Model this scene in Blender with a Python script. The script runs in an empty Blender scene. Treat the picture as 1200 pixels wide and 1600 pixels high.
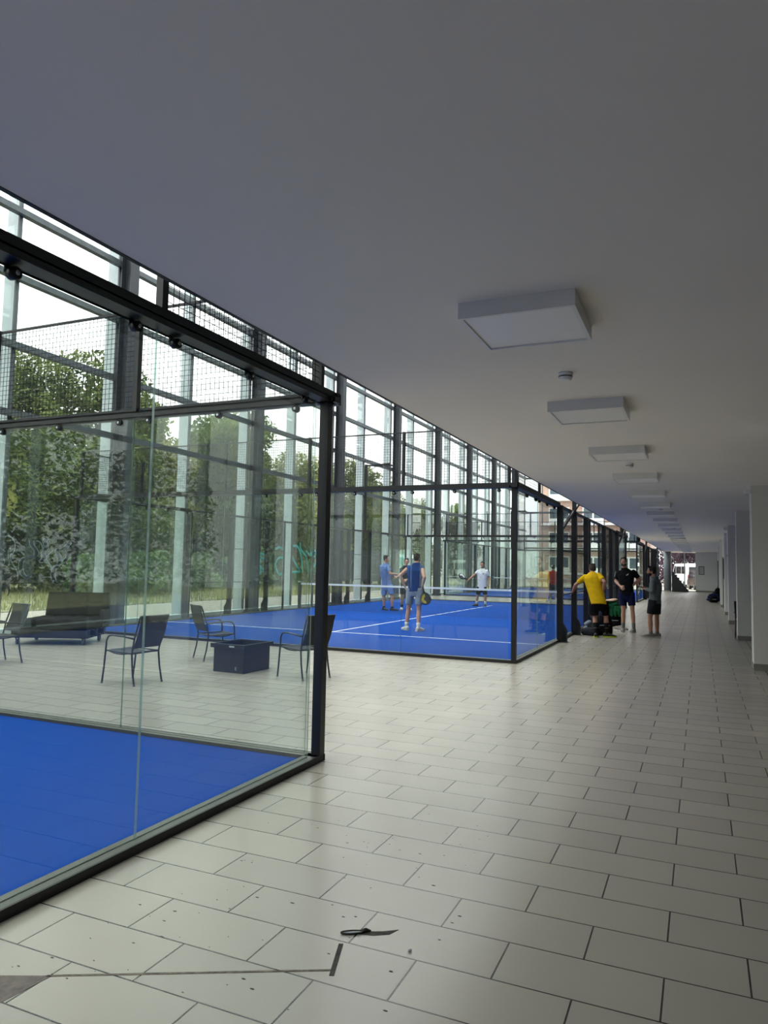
import bpy, math, random
from mathutils import Vector, Matrix
random.seed(7)
PI = math.pi
SC = bpy.context.scene
COL = SC.collection

# ------------------------------------------------------------------ materials
def srgb(r, g, b):
    f = lambda c: (c/255/12.92) if c/255 <= .04045 else ((c/255+.055)/1.055)**2.4
    return (f(r), f(g), f(b), 1)

def newmat(name):
    m = bpy.data.materials.new(name); m.use_nodes = True
    nt = m.node_tree; nt.nodes.clear()
    return m, nt, nt.nodes, nt.links

def mat(name, col, rough=.6, metal=0, spec=.5, noise=0, nscale=8, bump=0, bscale=60, col2=None):
    m, nt, N, L = newmat(name)
    o = N.new('ShaderNodeOutputMaterial'); b = N.new('ShaderNodeBsdfPrincipled')
    L.new(b.outputs[0], o.inputs[0])
    b.inputs['Base Color'].default_value = col
    b.inputs['Roughness'].default_value = rough
    b.inputs['Metallic'].default_value = metal
    b.inputs['Specular IOR Level'].default_value = spec
    tc = N.new('ShaderNodeTexCoord')
    if noise or col2:
        n = N.new('ShaderNodeTexNoise'); n.inputs['Scale'].default_value = nscale; n.inputs['Detail'].default_value = 5
        L.new(tc.outputs['Object'], n.inputs['Vector'])
        mx = N.new('ShaderNodeMix'); mx.data_type = 'RGBA'
        c2 = col2 or tuple(min(1, c*(1-noise)) for c in col[:3])+(1,)
        mx.inputs[6].default_value = col; mx.inputs[7].default_value = c2
        r = N.new('ShaderNodeValToRGB'); r.color_ramp.elements[0].position = .35; r.color_ramp.elements[1].position = .68
        L.new(n.outputs[0], r.inputs[0]); L.new(r.outputs[0], mx.inputs[0]); L.new(mx.outputs[2], b.inputs['Base Color'])
    if bump:
        n2 = N.new('ShaderNodeTexNoise'); n2.inputs['Scale'].default_value = bscale; n2.inputs['Detail'].default_value = 3
        L.new(tc.outputs['Object'], n2.inputs['Vector'])
        bp = N.new('ShaderNodeBump'); bp.inputs['Strength'].default_value = bump; bp.inputs['Distance'].default_value = .01
        L.new(n2.outputs[0], bp.inputs['Height']); L.new(bp.outputs[0], b.inputs['Normal'])
    return m

def glassmat(name, tint, haze=.02, hazecol=(.75, .8, .8, 1), refl=1.0, dirt=0, ior=1.5):
    m, nt, N, L = newmat(name)
    o = N.new('ShaderNodeOutputMaterial')
    t = N.new('ShaderNodeBsdfTransparent'); t.inputs[0].default_value = tint
    g = N.new('ShaderNodeBsdfGlossy'); g.inputs['Roughness'].default_value = 0.0; g.inputs[0].default_value = (.95, 1, .97, 1)
    fr = N.new('ShaderNodeFresnel'); fr.inputs[0].default_value = ior
    mu = N.new('ShaderNodeMath'); mu.operation = 'MULTIPLY'; mu.inputs[1].default_value = refl
    # the two sides of a pane reflect alike: use the angle of whichever side is met
    ge = N.new('ShaderNodeNewGeometry')
    io = N.new('ShaderNodeMix'); io.data_type = 'FLOAT'; io.inputs[2].default_value = ior; io.inputs[3].default_value = 1/ior
    L.new(ge.outputs['Backfacing'], io.inputs[0]); L.new(io.outputs[0], fr.inputs[0])
    L.new(fr.outputs[0], mu.inputs[0])
    d = N.new('ShaderNodeBsdfDiffuse'); d.inputs[0].default_value = hazecol
    m1 = N.new('ShaderNodeMixShader'); m2 = N.new('ShaderNodeMixShader')
    m1.inputs[0].default_value = haze
    if dirt:
        tc = N.new('ShaderNodeTexCoord'); n = N.new('ShaderNodeTexNoise')
        n.inputs['Scale'].default_value = 1.6; n.inputs['Detail'].default_value = 8
        L.new(tc.outputs['Object'], n.inputs['Vector'])
        mr = N.new('ShaderNodeMapRange'); mr.inputs[1].default_value = .4; mr.inputs[2].default_value = .75
        mr.inputs[3].default_value = haze; mr.inputs[4].default_value = haze+dirt
        L.new(n.outputs[0], mr.inputs[0]); L.new(mr.outputs[0], m1.inputs[0])
    L.new(t.outputs[0], m1.inputs[1]); L.new(d.outputs[0], m1.inputs[2])
    L.new(mu.outputs[0], m2.inputs[0]); L.new(m1.outputs[0], m2.inputs[1]); L.new(g.outputs[0], m2.inputs[2])
    L.new(m2.outputs[0], o.inputs[0])
    return m

def tilemat():
    m, nt, N, L = newmat('floor_tiles')
    o = N.new('ShaderNodeOutputMaterial'); b = N.new('ShaderNodeBsdfPrincipled'); L.new(b.outputs[0], o.inputs[0])
    tc = N.new('ShaderNodeTexCoord'); mp = N.new('ShaderNodeMapping')
    mp.inputs['Location'].default_value = (1.39, -2.88+.305*41, 0)
    L.new(tc.outputs['Object'], mp.inputs[0])
    br = N.new('ShaderNodeTexBrick'); br.offset = .5; br.offset_frequency = 2; br.squash = 1
    br.inputs['Scale'].default_value = 1; br.inputs['Brick Width'].default_value = .62; br.inputs['Row Height'].default_value = .305
    br.inputs['Mortar Size'].default_value = .004; br.inputs['Mortar Smooth'].default_value = .15
    br.inputs['Color1'].default_value = srgb(158, 151, 142); br.inputs['Color2'].default_value = srgb(166, 159, 149)
    br.inputs['Mortar'].default_value = srgb(22, 21, 20); br.inputs['Bias'].default_value = 0
    L.new(mp.outputs[0], br.inputs['Vector'])
    n = N.new('ShaderNodeTexNoise'); n.inputs['Scale'].default_value = 2.2; n.inputs['Detail'].default_value = 4; n.inputs['Roughness'].default_value = .55
    L.new(tc.outputs['Object'], n.inputs['Vector'])
    mr = N.new('ShaderNodeMapRange'); mr.inputs[3].default_value = .945; mr.inputs[4].default_value = 1.035
    L.new(n.outputs[0], mr.inputs[0])
    mx = N.new('ShaderNodeMix'); mx.data_type = 'RGBA'; mx.blend_type = 'MULTIPLY'; mx.inputs[0].default_value = 1
    L.new(br.outputs[0], mx.inputs[6]); L.new(mr.outputs[0], mx.inputs[7])
    L.new(mx.outputs[2], b.inputs['Base Color'])
    mr2 = N.new('ShaderNodeMapRange'); mr2.inputs[3].default_value = .25; mr2.inputs[4].default_value = .27
    L.new(n.outputs[0], mr2.inputs[0]); L.new(mr2.outputs[0], b.inputs['Roughness'])
    bp = N.new('ShaderNodeBump'); bp.inputs['Strength'].default_value = .25; bp.inputs['Distance'].default_value = .004
    inv = N.new('ShaderNodeMath'); inv.operation = 'SUBTRACT'; inv.inputs[0].default_value = 1
    L.new(br.outputs['Fac'], inv.inputs[1]); L.new(inv.outputs[0], bp.inputs['Height']); L.new(bp.outputs[0], b.inputs['Normal'])
    return m

def brickmat():
    m, nt, N, L = newmat('red_brick')
    o = N.new('ShaderNodeOutputMaterial'); b = N.new('ShaderNodeBsdfPrincipled'); L.new(b.outputs[0], o.inputs[0])
    tc = N.new('ShaderNodeTexCoord'); mp = N.new('ShaderNodeMapping'); mp.inputs['Rotation'].default_value = (PI/2, 0, 0)
    L.new(tc.outputs['Object'], mp.inputs[0])
    br = N.new('ShaderNodeTexBrick'); br.inputs['Scale'].default_value = 1; br.inputs['Brick Width'].default_value = .5; br.inputs['Row Height'].default_value = .16
    br.inputs['Mortar Size'].default_value = .02
    br.inputs['Color1'].default_value = srgb(158, 126, 112); br.inputs['Color2'].default_value = srgb(182, 150, 134); br.inputs['Mortar'].default_value = srgb(178, 164, 154)
    L.new(mp.outputs[0], br.inputs['Vector']); L.new(br.outputs[0], b.inputs['Base Color']); b.inputs['Roughness'].default_value = .9
    return m

def leafmat(name, c1, c2, trans=.35):
    m, nt, N, L = newmat(name)
    o = N.new('ShaderNodeOutputMaterial')
    d = N.new('ShaderNodeBsdfDiffuse'); t = N.new('ShaderNodeBsdfTranslucent'); mx = N.new('ShaderNodeMixShader'); mx.inputs[0].default_value = trans
    tc = N.new('ShaderNodeTexCoord'); n = N.new('ShaderNodeTexNoise'); n.inputs['Scale'].default_value = .9; n.inputs['Detail'].default_value = 4
    L.new(tc.outputs['Object'], n.inputs['Vector'])
    r = N.new('ShaderNodeValToRGB'); r.color_ramp.elements[0].color = c1; r.color_ramp.elements[1].color = c2
    r.color_ramp.elements[0].position = .35; r.color_ramp.elements[1].position = .65
    L.new(n.outputs[0], r.inputs[0]); L.new(r.outputs[0], d.inputs[0]); L.new(r.outputs[0], t.inputs[0])
    L.new(d.outputs[0], mx.inputs[1]); L.new(t.outputs[0], mx.inputs[2]); L.new(mx.outputs[0], o.inputs[0])
    return m

M = {}
M['tile'] = tilemat()
M['ceiling'] = mat('ceiling_paint', srgb(238, 234, 228), .8, noise=.03, nscale=.6)
M['wall'] = mat('wall_paint', srgb(222, 221, 219), .75, noise=.04, nscale=3, bump=.06, bscale=90)
M['skirt'] = mat('grey_skirting', srgb(140, 138, 134), .5, noise=.1)
M['black'] = mat('black_steel', srgb(15, 16, 19), .42, noise=.3, nscale=3)
M['wire'] = mat('black_wire', srgb(26, 28, 31), .55)
M['sill'] = mat('olive_steel', srgb(78, 80, 74), .35, metal=.3, noise=.2, nscale=4)
M['sillblack'] = mat('sill_edge', srgb(14, 14, 16), .5)
M['column'] = mat('column_steel', srgb(50, 55, 61), .45, noise=.2, nscale=2)
M['mullion'] = mat('pale_mullion', srgb(196, 208, 214), .5, noise=.06)
M['transom'] = mat('transom_steel', srgb(98, 106, 108), .45, metal=.2, noise=.25, nscale=6)
M['fascia'] = mat('dark_fascia', srgb(36, 38, 40), .6)
M['glass'] = glassmat('court_glass', (.925, .95, .932, 1), .006, dirt=.012, refl=.85)
M['glassedge'] = glassmat('glass_edge', (.45, .62, .56, 1), .35, (.6, .74, .68, 1))
M['pane'] = glassmat('facade_glass', (.965, .985, .968, 1), .004, dirt=.006)
M['turf'] = mat('blue_turf', srgb(9, 68, 156), .9, spec=.05, noise=.18, nscale=240, bump=.5, bscale=330)
M['line'] = mat('white_line', srgb(225, 230, 235), .8, noise=.1)
M['white'] = mat('white_plastic', srgb(228, 229, 229), .45, noise=.02)
M['diffuser'] = mat('lamp_diffuser', srgb(238, 238, 238), .35, noise=.01)
M['chrome'] = mat('steel_stud', srgb(190, 195, 198), .25, metal=1, noise=.05)
M['conc'] = mat('raw_concrete', srgb(120, 112, 106), .9, noise=.35, nscale=14, bump=.8, bscale=40)
M['scar'] = mat('scar_fill', srgb(128, 119, 108), .9, noise=.6, nscale=30, bump=.8, bscale=60)
M['grime'] = mat('dark_grime', srgb(70, 67, 63), .9, noise=.5, nscale=40)
M['darkslot'] = mat('dark_slot', srgb(30, 30, 30), .7)
M['textile'] = mat('black_textilene', srgb(30, 32, 35), .7, noise=.25, nscale=120)
M['chairtube'] = mat('grey_tube', srgb(66, 70, 72), .4, metal=.4, noise=.1)
M['crate'] = mat('black_plastic', srgb(32, 33, 35), .5, noise=.3, nscale=9)
M['mark'] = mat('pale_mark', srgb(185, 190, 195), .7, noise=.05)
M['cushion'] = mat('dark_cushion', srgb(30, 30, 31), .95, spec=.1, noise=.3, nscale=14, bump=.3, bscale=200)
M['pallet'] = mat('dark_pallet_wood', srgb(40, 42, 48), .7, noise=.35, nscale=7)
M['rubber'] = mat('grey_caster', srgb(110, 112, 114), .5, noise=.2)
M['skin'] = mat('skin', srgb(196, 148, 124), .55, noise=.08, nscale=12)
M['skin2'] = mat('skin_tan', srgb(176, 128, 104), .55, noise=.08, nscale=12)
M['hairb'] = mat('brown_hair', srgb(58, 44, 34), .8, noise=.4, nscale=60, bump=.5, bscale=120)
M['hairk'] = mat('dark_hair', srgb(26, 22, 20), .8, noise=.3, nscale=60, bump=.5, bscale=120)
M['eye'] = mat('eye', srgb(30, 24, 22), .2, noise=.01)
def cloth(n, *c): M[n] = mat(n+'_cloth', srgb(*c), .9, spec=.15, noise=.22, nscale=9, bump=.4, bscale=24)
cloth('yellow', 226, 182, 22); cloth('blackc', 22, 22, 25); cloth('navy', 22, 30, 66); cloth('greyc', 108, 116, 118)
cloth('charcoal', 44, 47, 54); cloth('bluec', 18, 60, 122); cloth('greyshort', 140, 150, 164); cloth('lblue', 96, 122, 176)
cloth('lblueshort', 112, 148, 210); cloth('whitec', 222, 224, 230); cloth('red', 170, 40, 42); cloth('green', 24, 84, 52); cloth('beige', 208, 176, 152)
cloth('sockw', 220, 220, 220); cloth('sockg', 120, 122, 124); cloth('bagblue', 36, 46, 88)
M['neon'] = mat('neon_sole', srgb(196, 220, 40), .6, noise=.1)
M['shoew'] = mat('white_shoe', srgb(205, 203, 198), .6, noise=.15)
M['shoeg'] = mat('grey_shoe', srgb(128, 122, 114), .7, noise=.25, nscale=20)
M['shoek'] = mat('black_shoe', srgb(24, 24, 26), .6, noise=.2)
M['racket'] = mat('racket_face', srgb(40, 46, 58), .4, noise=.2)
M['rackety'] = mat('racket_yellow', srgb(196, 176, 40), .5, noise=.2)
M['ball'] = mat('ball_felt', srgb(206, 218, 70), .9, noise=.1, nscale=50)
M['teal'] = mat('teal_spray', srgb(84, 222, 200), .7, noise=.15)
M['greenspray'] = mat('green_spray', srgb(44, 140, 70), .7, noise=.15)
M['snake'] = mat('black_spray', srgb(40, 48, 50), .7, noise=.15)
M['outline'] = mat('grey_spray', srgb(140, 156, 156), .7, noise=.15)
M['gravel'] = mat('gravel', srgb(176, 168, 156), .95, noise=.35, nscale=14, bump=.8, bscale=30)
M['lawn'] = mat('lawn', srgb(112, 114, 78), .95, col2=srgb(150, 144, 110), nscale=2.5, bump=.8, bscale=20)
M['grass'] = leafmat('grass_blade', srgb(104, 116, 66), srgb(168, 166, 112))
M['leaf'] = leafmat('tree_leaf', srgb(58, 74, 44), srgb(128, 140, 86))
M['leafy'] = leafmat('tree_leaf_yellow', srgb(88, 98, 50), srgb(160, 160, 96))
M['bush'] = leafmat('bush_leaf', srgb(60, 92, 52), srgb(150, 172, 122))
M['purple'] = leafmat('purple_leaf', srgb(60, 42, 54), srgb(128, 104, 116))
M['bark'] = mat('bark', srgb(62, 54, 46), .9, noise=.4, nscale=10, bump=.5)
M['brick'] = brickmat(); M['darkground'] = mat('dark_ground', srgb(48, 44, 40), .95, noise=.4, nscale=6, bump=.6)
M['render'] = mat('dark_render', srgb(78, 82, 84), .9, noise=.2, nscale=2)
M['winglass'] = mat('window_glass', srgb(70, 84, 96), .1, noise=.1, nscale=1)
M['carblack'] = mat('black_car_paint', srgb(22, 26, 30), .2, noise=.2, nscale=2)
M['carwhite'] = mat('white_car_paint', srgb(225, 228, 230), .3, noise=.03)
M['carglass'] = mat('car_glass', srgb(30, 36, 42), .08, noise=.1)
M['tyre'] = mat('tyre', srgb(24, 24, 25), .8, noise=.2)
M['redlamp'] = mat('red_lamp', srgb(170, 24, 24), .3, noise=.1)
M['fencewood'] = mat('fence_wood', srgb(70, 58, 48), .9, noise=.4, nscale=5)
M['stair'] = mat('dark_stair', srgb(52, 54, 56), .7, noise=.2)
M['roundcol'] = mat('round_column', srgb(112, 118, 122), .7, noise=.1)
M['door'] = mat('white_door', srgb(232, 233, 233), .5, noise=.03)
M['paper'] = mat('paper', srgb(200, 202, 200), .8, noise=.08)
M['frame'] = mat('dark_frame', srgb(58, 58, 60), .5, noise=.1)
M['skinb'] = M['skin']

# ------------------------------------------------------------------ mesh builder
class MB:
    def __init__(s): s.v = []; s.f = []; s.m = []; s.sm = []
    def add(s, vs, fs, mi=0, smooth=False):
        b = len(s.v); s.v += [tuple(v) for v in vs]
        for f in fs: s.f.append(tuple(i+b for i in f)); s.m.append(mi); s.sm.append(smooth)
        return s
    def box(s, x0, x1, y0, y1, z0, z1, mi=0):
        vs = [(x, y, z) for x in (x0, x1) for y in (y0, y1) for z in (z0, z1)]
        return s.add(vs, [(0, 1, 3, 2), (4, 6, 7, 5), (0, 4, 5, 1), (2, 3, 7, 6), (0, 2, 6, 4), (1, 5, 7, 3)], mi)
    def cbox(s, c, d, mi=0):
        return s.box(c[0]-d[0]/2, c[0]+d[0]/2, c[1]-d[1]/2, c[1]+d[1]/2, c[2]-d[2]/2, c[2]+d[2]/2, mi)
    def rbox(s, c, d, r=.01, mi=0):
        # box with chamfered edges
        x, y, z = d[0]/2, d[1]/2, d[2]/2; r = min(r, x*.9, y*.9, z*.9); vs = []; 
        for sx in (-1, 1):
            for sy in (-1, 1):
                for sz in (-1, 1):
                    vs += [(sx*(x-r), sy*(y-r), sz*z), (sx*(x-r), sy*y, sz*(z-r)), (sx*x, sy*(y-r), sz*(z-r))]
        idx = lambda sx, sy, sz, k: ((sx > 0)*4+(sy > 0)*2+(sz > 0))*3+k
        fs = []
        for a in (-1, 1):
            fs.append([idx(-1, -1, a, 0), idx(1, -1, a, 0), idx(1, 1, a, 0), idx(-1, 1, a, 0)][::a])
            fs.append([idx(-1, a, -1, 1), idx(-1, a, 1, 1), idx(1, a, 1, 1), idx(1, a, -1, 1)][::a])
            fs.append([idx(a, -1, -1, 2), idx(a, 1, -1, 2), idx(a, 1, 1, 2), idx(a, -1, 1, 2)][::a])
            for b in (-1, 1):
                q = a*b
                fs.append([idx(-1, a, b, 0), idx(1, a, b, 0), idx(1, a, b, 1), idx(-1, a, b, 1)][::-q])
                fs.append([idx(a, -1, b, 0), idx(a, 1, b, 0), idx(a, 1, b, 2), idx(a, -1, b, 2)][::q])
                fs.append([idx(a, b, -1, 1), idx(a, b, 1, 1), idx(a, b, 1, 2), idx(a, b, -1, 2)][::-q])
                for e in (-1, 1):
                    fs.append([idx(a, b, e, 0), idx(a, b, e, 1), idx(a, b, e, 2)][::-(a*b*e)])
        return s.add([(v[0]+c[0], v[1]+c[1], v[2]+c[2]) for v in vs], [tuple(f) for f in fs], mi)
    def wire(s, a, b, r, mi=0):
        a = Vector(a); b = Vector(b); d = (b-a).normalized()
        u = d.orthogonal().normalized(); w = d.cross(u)
        vs = [p+u*r*math.cos(t)+w*r*math.sin(t) for p in (a, b) for t in (0, 2.0944, 4.18879)]
        return s.add(vs, [(0, 1, 4, 3), (1, 2, 5, 4), (2, 0, 3, 5)], mi)
    def bar(s, a, b, w, h, mi=0, up=(0, 0, 1)):
        a = Vector(a); b = Vector(b); d = (b-a).normalized(); u = Vector(up)
        if abs(d.dot(u)) > .98: u = Vector((0, 1, 0))
        x = d.cross(u).normalized()*w/2; y = x.cross(d).normalized()*h/2
        vs = [p+i*x+j*y for p in (a, b) for i, j in ((-1, -1), (1, -1), (1, 1), (-1, 1))]
        return s.add(vs, [(0, 1, 5, 4), (1, 2, 6, 5), (2, 3, 7, 6), (3, 0, 4, 7), (3, 2, 1, 0), (4, 5, 6, 7)], mi)
    def tube(s, pts, r, seg=8, mi=0, smooth=True, cap=True):
        pts = [Vector(p) for p in pts]; n = len(pts)
        rr = r if isinstance(r, (list, tuple)) else [r]*n
        t0 = (pts[1]-pts[0]).normalized(); u = t0.orthogonal().normalized(); vs = []
        for i, p in enumerate(pts):
            t = (pts[min(i+1, n-1)]-pts[max(i-1, 0)]).normalized()
            u = (u-t*u.dot(t)).normalized(); w = t.cross(u)
            vs += [p+(u*math.cos(2*PI*k/seg)+w*math.sin(2*PI*k/seg))*rr[i] for k in range(seg)]
        fs = [(i*seg+k, i*seg+(k+1) % seg, (i+1)*seg+(k+1) % seg, (i+1)*seg+k) for i in range(n-1) for k in range(seg)]
        s.add(vs, fs, mi, smooth)
        if cap:
            b = len(s.v)-n*seg
            s.f.append(tuple(b+k for k in range(seg))[::-1]); s.m.append(mi); s.sm.append(False)
            s.f.append(tuple(b+(n-1)*seg+k for k in range(seg))); s.m.append(mi); s.sm.append(False)
        return s
    def ell(s, c, r, seg=14, ring=9, mi=0, rot=None):
        vs = []; fs = []
        R = rot or Matrix.Identity(3)
        for i in range(ring+1):
            th = PI*i/ring
            for k in range(seg):
                ph = 2*PI*k/seg
                vs.append(Vector(c)+R @ Vector((r[0]*math.sin(th)*math.cos(ph), r[1]*math.sin(th)*math.sin(ph), r[2]*math.cos(th))))
        for i in range(ring):
            for k in range(seg):
                fs.append((i*seg+k, (i+1)*seg+k, (i+1)*seg+(k+1) % seg, i*seg+(k+1) % seg))
        return s.add(vs, fs, mi, True)
    def loft(s, rings, mi=0, smooth=True, cap=True):
        n = len(rings[0]); b = len(s.v)
        vs = [p for r in rings for p in r]
        fs = [(i*n+k, i*n+(k+1) % n, (i+1)*n+(k+1) % n, (i+1)*n+k) for i in range(len(rings)-1) for k in range(n)]
        s.add(vs, fs, mi, smooth)
        if cap:
            s.f.append(tuple(b+k for k in range(n))[::-1]); s.m.append(mi); s.sm.append(False)
            e = b+(len(rings)-1)*n
            s.f.append(tuple(e+k for k in range(n))); s.m.append(mi); s.sm.append(False)
        return s
    def prism(s, poly, axis, a, b, mi=0):
        # poly in the two other axes, extruded along axis
        def P(p, t):
            return {0: (t, p[0], p[1]), 1: (p[0], t, p[1]), 2: (p[0], p[1], t)}[axis]
        n = len(poly)
        vs = [P(p, a) for p in poly]+[P(p, b) for p in poly]
        fs = [(i, (i+1) % n, n+(i+1) % n, n+i) for i in range(n)]+[tuple(range(n))[::-1], tuple(range(n, 2*n))]
        return s.add(vs, fs, mi)
    def mesh(s, name, mats):
        me = bpy.data.meshes.new(name); me.from_pydata(s.v, [], s.f); me.update()
        for m in (mats if isinstance(mats, (list, tuple)) else [mats]): me.materials.append(m)
        me.polygons.foreach_set('material_index', s.m); me.polygons.foreach_set('use_smooth', s.sm)
        import bmesh
        bm = bmesh.new(); bm.from_mesh(me); bmesh.ops.recalc_face_normals(bm, faces=bm.faces); bm.to_mesh(me); bm.free()
        return me
    def build(s, name, mats, parent=None, loc=(0, 0, 0), rz=0):
        return link(name, s.mesh(name, mats), parent, loc, rz)

def link(name, me, parent=None, loc=(0, 0, 0), rz=0):
    o = bpy.data.objects.new(name, me); COL.objects.link(o)
    o.location = loc; o.rotation_euler = (0, 0, rz)
    if parent: o.parent = parent
    return o
def thing(name, label, cat, loc=(0, 0, 0), rz=0, group=None):
    o = bpy.data.objects.new(name, None); COL.objects.link(o); o.empty_display_size = .1
    o.location = loc; o.rotation_euler = (0, 0, rz); return tag(o, label, cat, group)
def tag(o, label, cat, group=None, kind=None):
    o['label'] = label; o['category'] = cat
    if group: o['group'] = group
    if kind: o['kind'] = kind
    return o
def struct(name, label=None, loc=(0, 0, 0)):
    o = bpy.data.objects.new(name, None); COL.objects.link(o); o.location = loc; o['kind'] = 'structure'
    if label: o['label'] = label; o['category'] = name.split('_')[0]
    return o
def st(o, label, cat):
    o['kind'] = 'structure'; o['label'] = label; o['category'] = cat; return o
def dup(root, loc=None, rz=None, label=None):
    r = root.copy(); COL.objects.link(r)
    if loc is not None: r.location = loc
    if rz is not None: r.rotation_euler = (0, 0, rz)
    if label: r['label'] = label
    for ch in list(root.children):
        c = ch.copy(); COL.objects.link(c); c.parent = r
        for g in list(ch.children):
            d = g.copy(); COL.objects.link(d); d.parent = c
    return r
ORD = ['nearest', 'second', 'third', 'fourth', 'fifth', 'sixth', 'seventh', 'eighth', 'ninth', 'tenth', 'eleventh', 'twelfth', 'thirteenth', 'fourteenth', 'fifteenth', 'sixteenth', 'seventeenth', 'eighteenth', 'nineteenth', 'twentieth', 'twenty-first', 'twenty-second']

def remesh(mb, voxel, smooth=3, fac=.5):
    me = mb.mesh('tmp', [M['skin']])
    o = bpy.data.objects.new('tmp', me); COL.objects.link(o)
    r = o.modifiers.new('r', 'REMESH'); r.mode = 'VOXEL'; r.voxel_size = voxel; r.use_smooth_shade = True
    if smooth:
        k = o.modifiers.new('s', 'SMOOTH'); k.factor = fac; k.iterations = smooth
    dg = bpy.context.evaluated_depsgraph_get(); dg.update()
    out = bpy.data.meshes.new_from_object(o.evaluated_get(dg))
    bpy.data.objects.remove(o); bpy.data.meshes.remove(me)
    return out
def soft(name, mb, m, parent, voxel=.012, smooth=3, fac=.5):
    me = remesh(mb, voxel, smooth, fac); me.materials.clear(); me.materials.append(m); me.name = name
    for p in me.polygons: p.material_index = 0; p.use_smooth = True
    return link(name, me, parent)

# ------------------------------------------------------------------ dimensions
H = 3.05                     # ceiling
XE = -2.48                   # ceiling edge
XL, XR = -12.93, -2.89       # court sides
FX = -13.6                   # facade glass
YB, YF = -13.0, 60.6         # back and far end of the hall
BAY = 5.93

# ------------------------------------------------------------------ floor
fo = MB().box(FX-.3, 2.6, YB, 62.5, -.12, 0).build('floor', M['tile'])
st(fo, 'pale grey floor tiles in half bond, long side across the corridor', 'floor')
# damage in the floor at the lower left
c = MB().prism([(-2.32, 2.16), (-2.60, 1.92), (-2.53, 1.84), (-2.68, 1.98), (-3.2, 1.75), (-3.1, 2.25), (-2.46, 2.075)], 2, -.01, .0012)
c = MB().prism([(-2.31, 2.165), (-2.62, 2.02), (-2.8, 1.9), (-2.55, 1.86), (-2.34, 1.94)], 2, -.01, .0012).build('bare_concrete_patch', M['conc'], fo)
c['label'] = 'bare rough concrete where a tile is missing'
c = MB().bar((-2.33, 2.155, 0), (-1.36, 2.665, 0), .013, .0024).build('cut_line', M['scar'], fo); c['label'] = 'filled cut running diagonally over the tiles'
c = MB().bar((-1.415, 2.86, 0), (-1.34, 2.63, 0), .02, .0026).bar((-1.40, 2.80, 0), (-1.405, 2.84, 0), .012, .003).build('cut_line', M['grime'], fo)
c['label'] = 'short dark cut across the end of the long one'
c = MB().prism([(-1.42, 2.955), (-1.40, 2.985), (-1.30, 3.03), (-1.24, 3.075), (-1.26, 3.02), (-1.32, 2.98)], 2, -.002, .0012).build('scuff_mark', M['grime'], fo)
c['label'] = 'dark smear beside the dry leaf'
MB().box(.945, .965, 2, 13.43, -.01, .0012).box(.945, .965, 13.9, 19.0, -.01, .0012).build('floor_slot', M['darkslot'], fo)
m = MB(); rr = random.Random(3)
for i in range(90):
    x = -2.5+1.5*rr.random()**1.2; y = 2.0+2.6*rr.random(); q = .003+.006*rr.random()**2
    m.prism([(x+q*(1+.5*rr.random())*math.cos(a), y+q*.6*math.sin(a)) for a in [k*PI/3 for k in range(6)]], 2, -.002, .0008)
c = m.build('chip_marks', M['grime'], fo); c['label'] = 'small dark chips and stains scattered over the nearest tiles'
t = thing('dry_leaf', 'small curled dry leaf lying on the floor tiles at the front', 'leaf', (-1.40, 2.965, 0), .55)
lp = [(.05*math.cos(q)-.012, .013*math.sin(q), .006) for q in [2*PI*i/20 for i in range(21)]]
MB().loft([[Vector((v[0]*k, v[1]*k, .002+z)) for v in lp[:20]] for k, z in ((1, 0), (1, .003), (.5, .002))], smooth=False).build('blade', M['mark'], t)
MB().tube(lp, .0035, 6, cap=False).tube([(.03, .004, .006), (.05, .006, .01), (.07, .002, .006)], [.009, .008, .003], 8).build('curled_edge', M['grime'], t)
t = MB().ell((-1.13, 2.93, .006), (.009, .007, .006), 8, 6)
tag(t.build('pebble', M['mark']), 'tiny white pebble on the tiles right of the dry leaf', 'pebble')

# ------------------------------------------------------------------ ceiling
ce = struct('ceiling', 'flat white plaster ceiling over the corridor')
for a, b in ((YB, 19.68), (19.70, 38.42), (38.44, 62.5)):
    MB().box(XE, 2.6, a, b, H, H+.32).build('ceiling_field', M['ceiling'], ce)
MB().box(XE, 2.6, 19.6, 19.8, H+.02, H+.3).box(XE, 2.6, 38.3, 38.5, H+.02, H+.3).build('joint_gap', M['darkslot'], ce)
MB().box(XE-.025, XE, YB, 62.5, H-.004, H+.42).build('edge_fascia', M['fascia'], ce)
up = st(MB().box(XE, XE+.25, YB, 62.5, H+.42, 11).build('wall_upper', M['render']), 'grey wall above the ceiling edge facing the glass hall', 'wall')
rf = struct('roof', 'glazed roof over the glass hall')
MB().box(FX-.4, XE+.25, YB, 62.6, 11.2, 11.21).build('glass_pane', M['pane'], rf)
for k in range(-4, 9): MB().box(FX-.3, XE, 13.76+BAY*k-.1, 13.76+BAY*k+.1, 11.0, 11.35).build('roof_beam', M['column'], rf)
for x in (-13.6, -10.8, -8.1, -5.3, -2.6): MB().box(x-.06, x+.06, YB, 62.6, 11.1, 11.25).build('roof_purlin', M['column'], rf)

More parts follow.
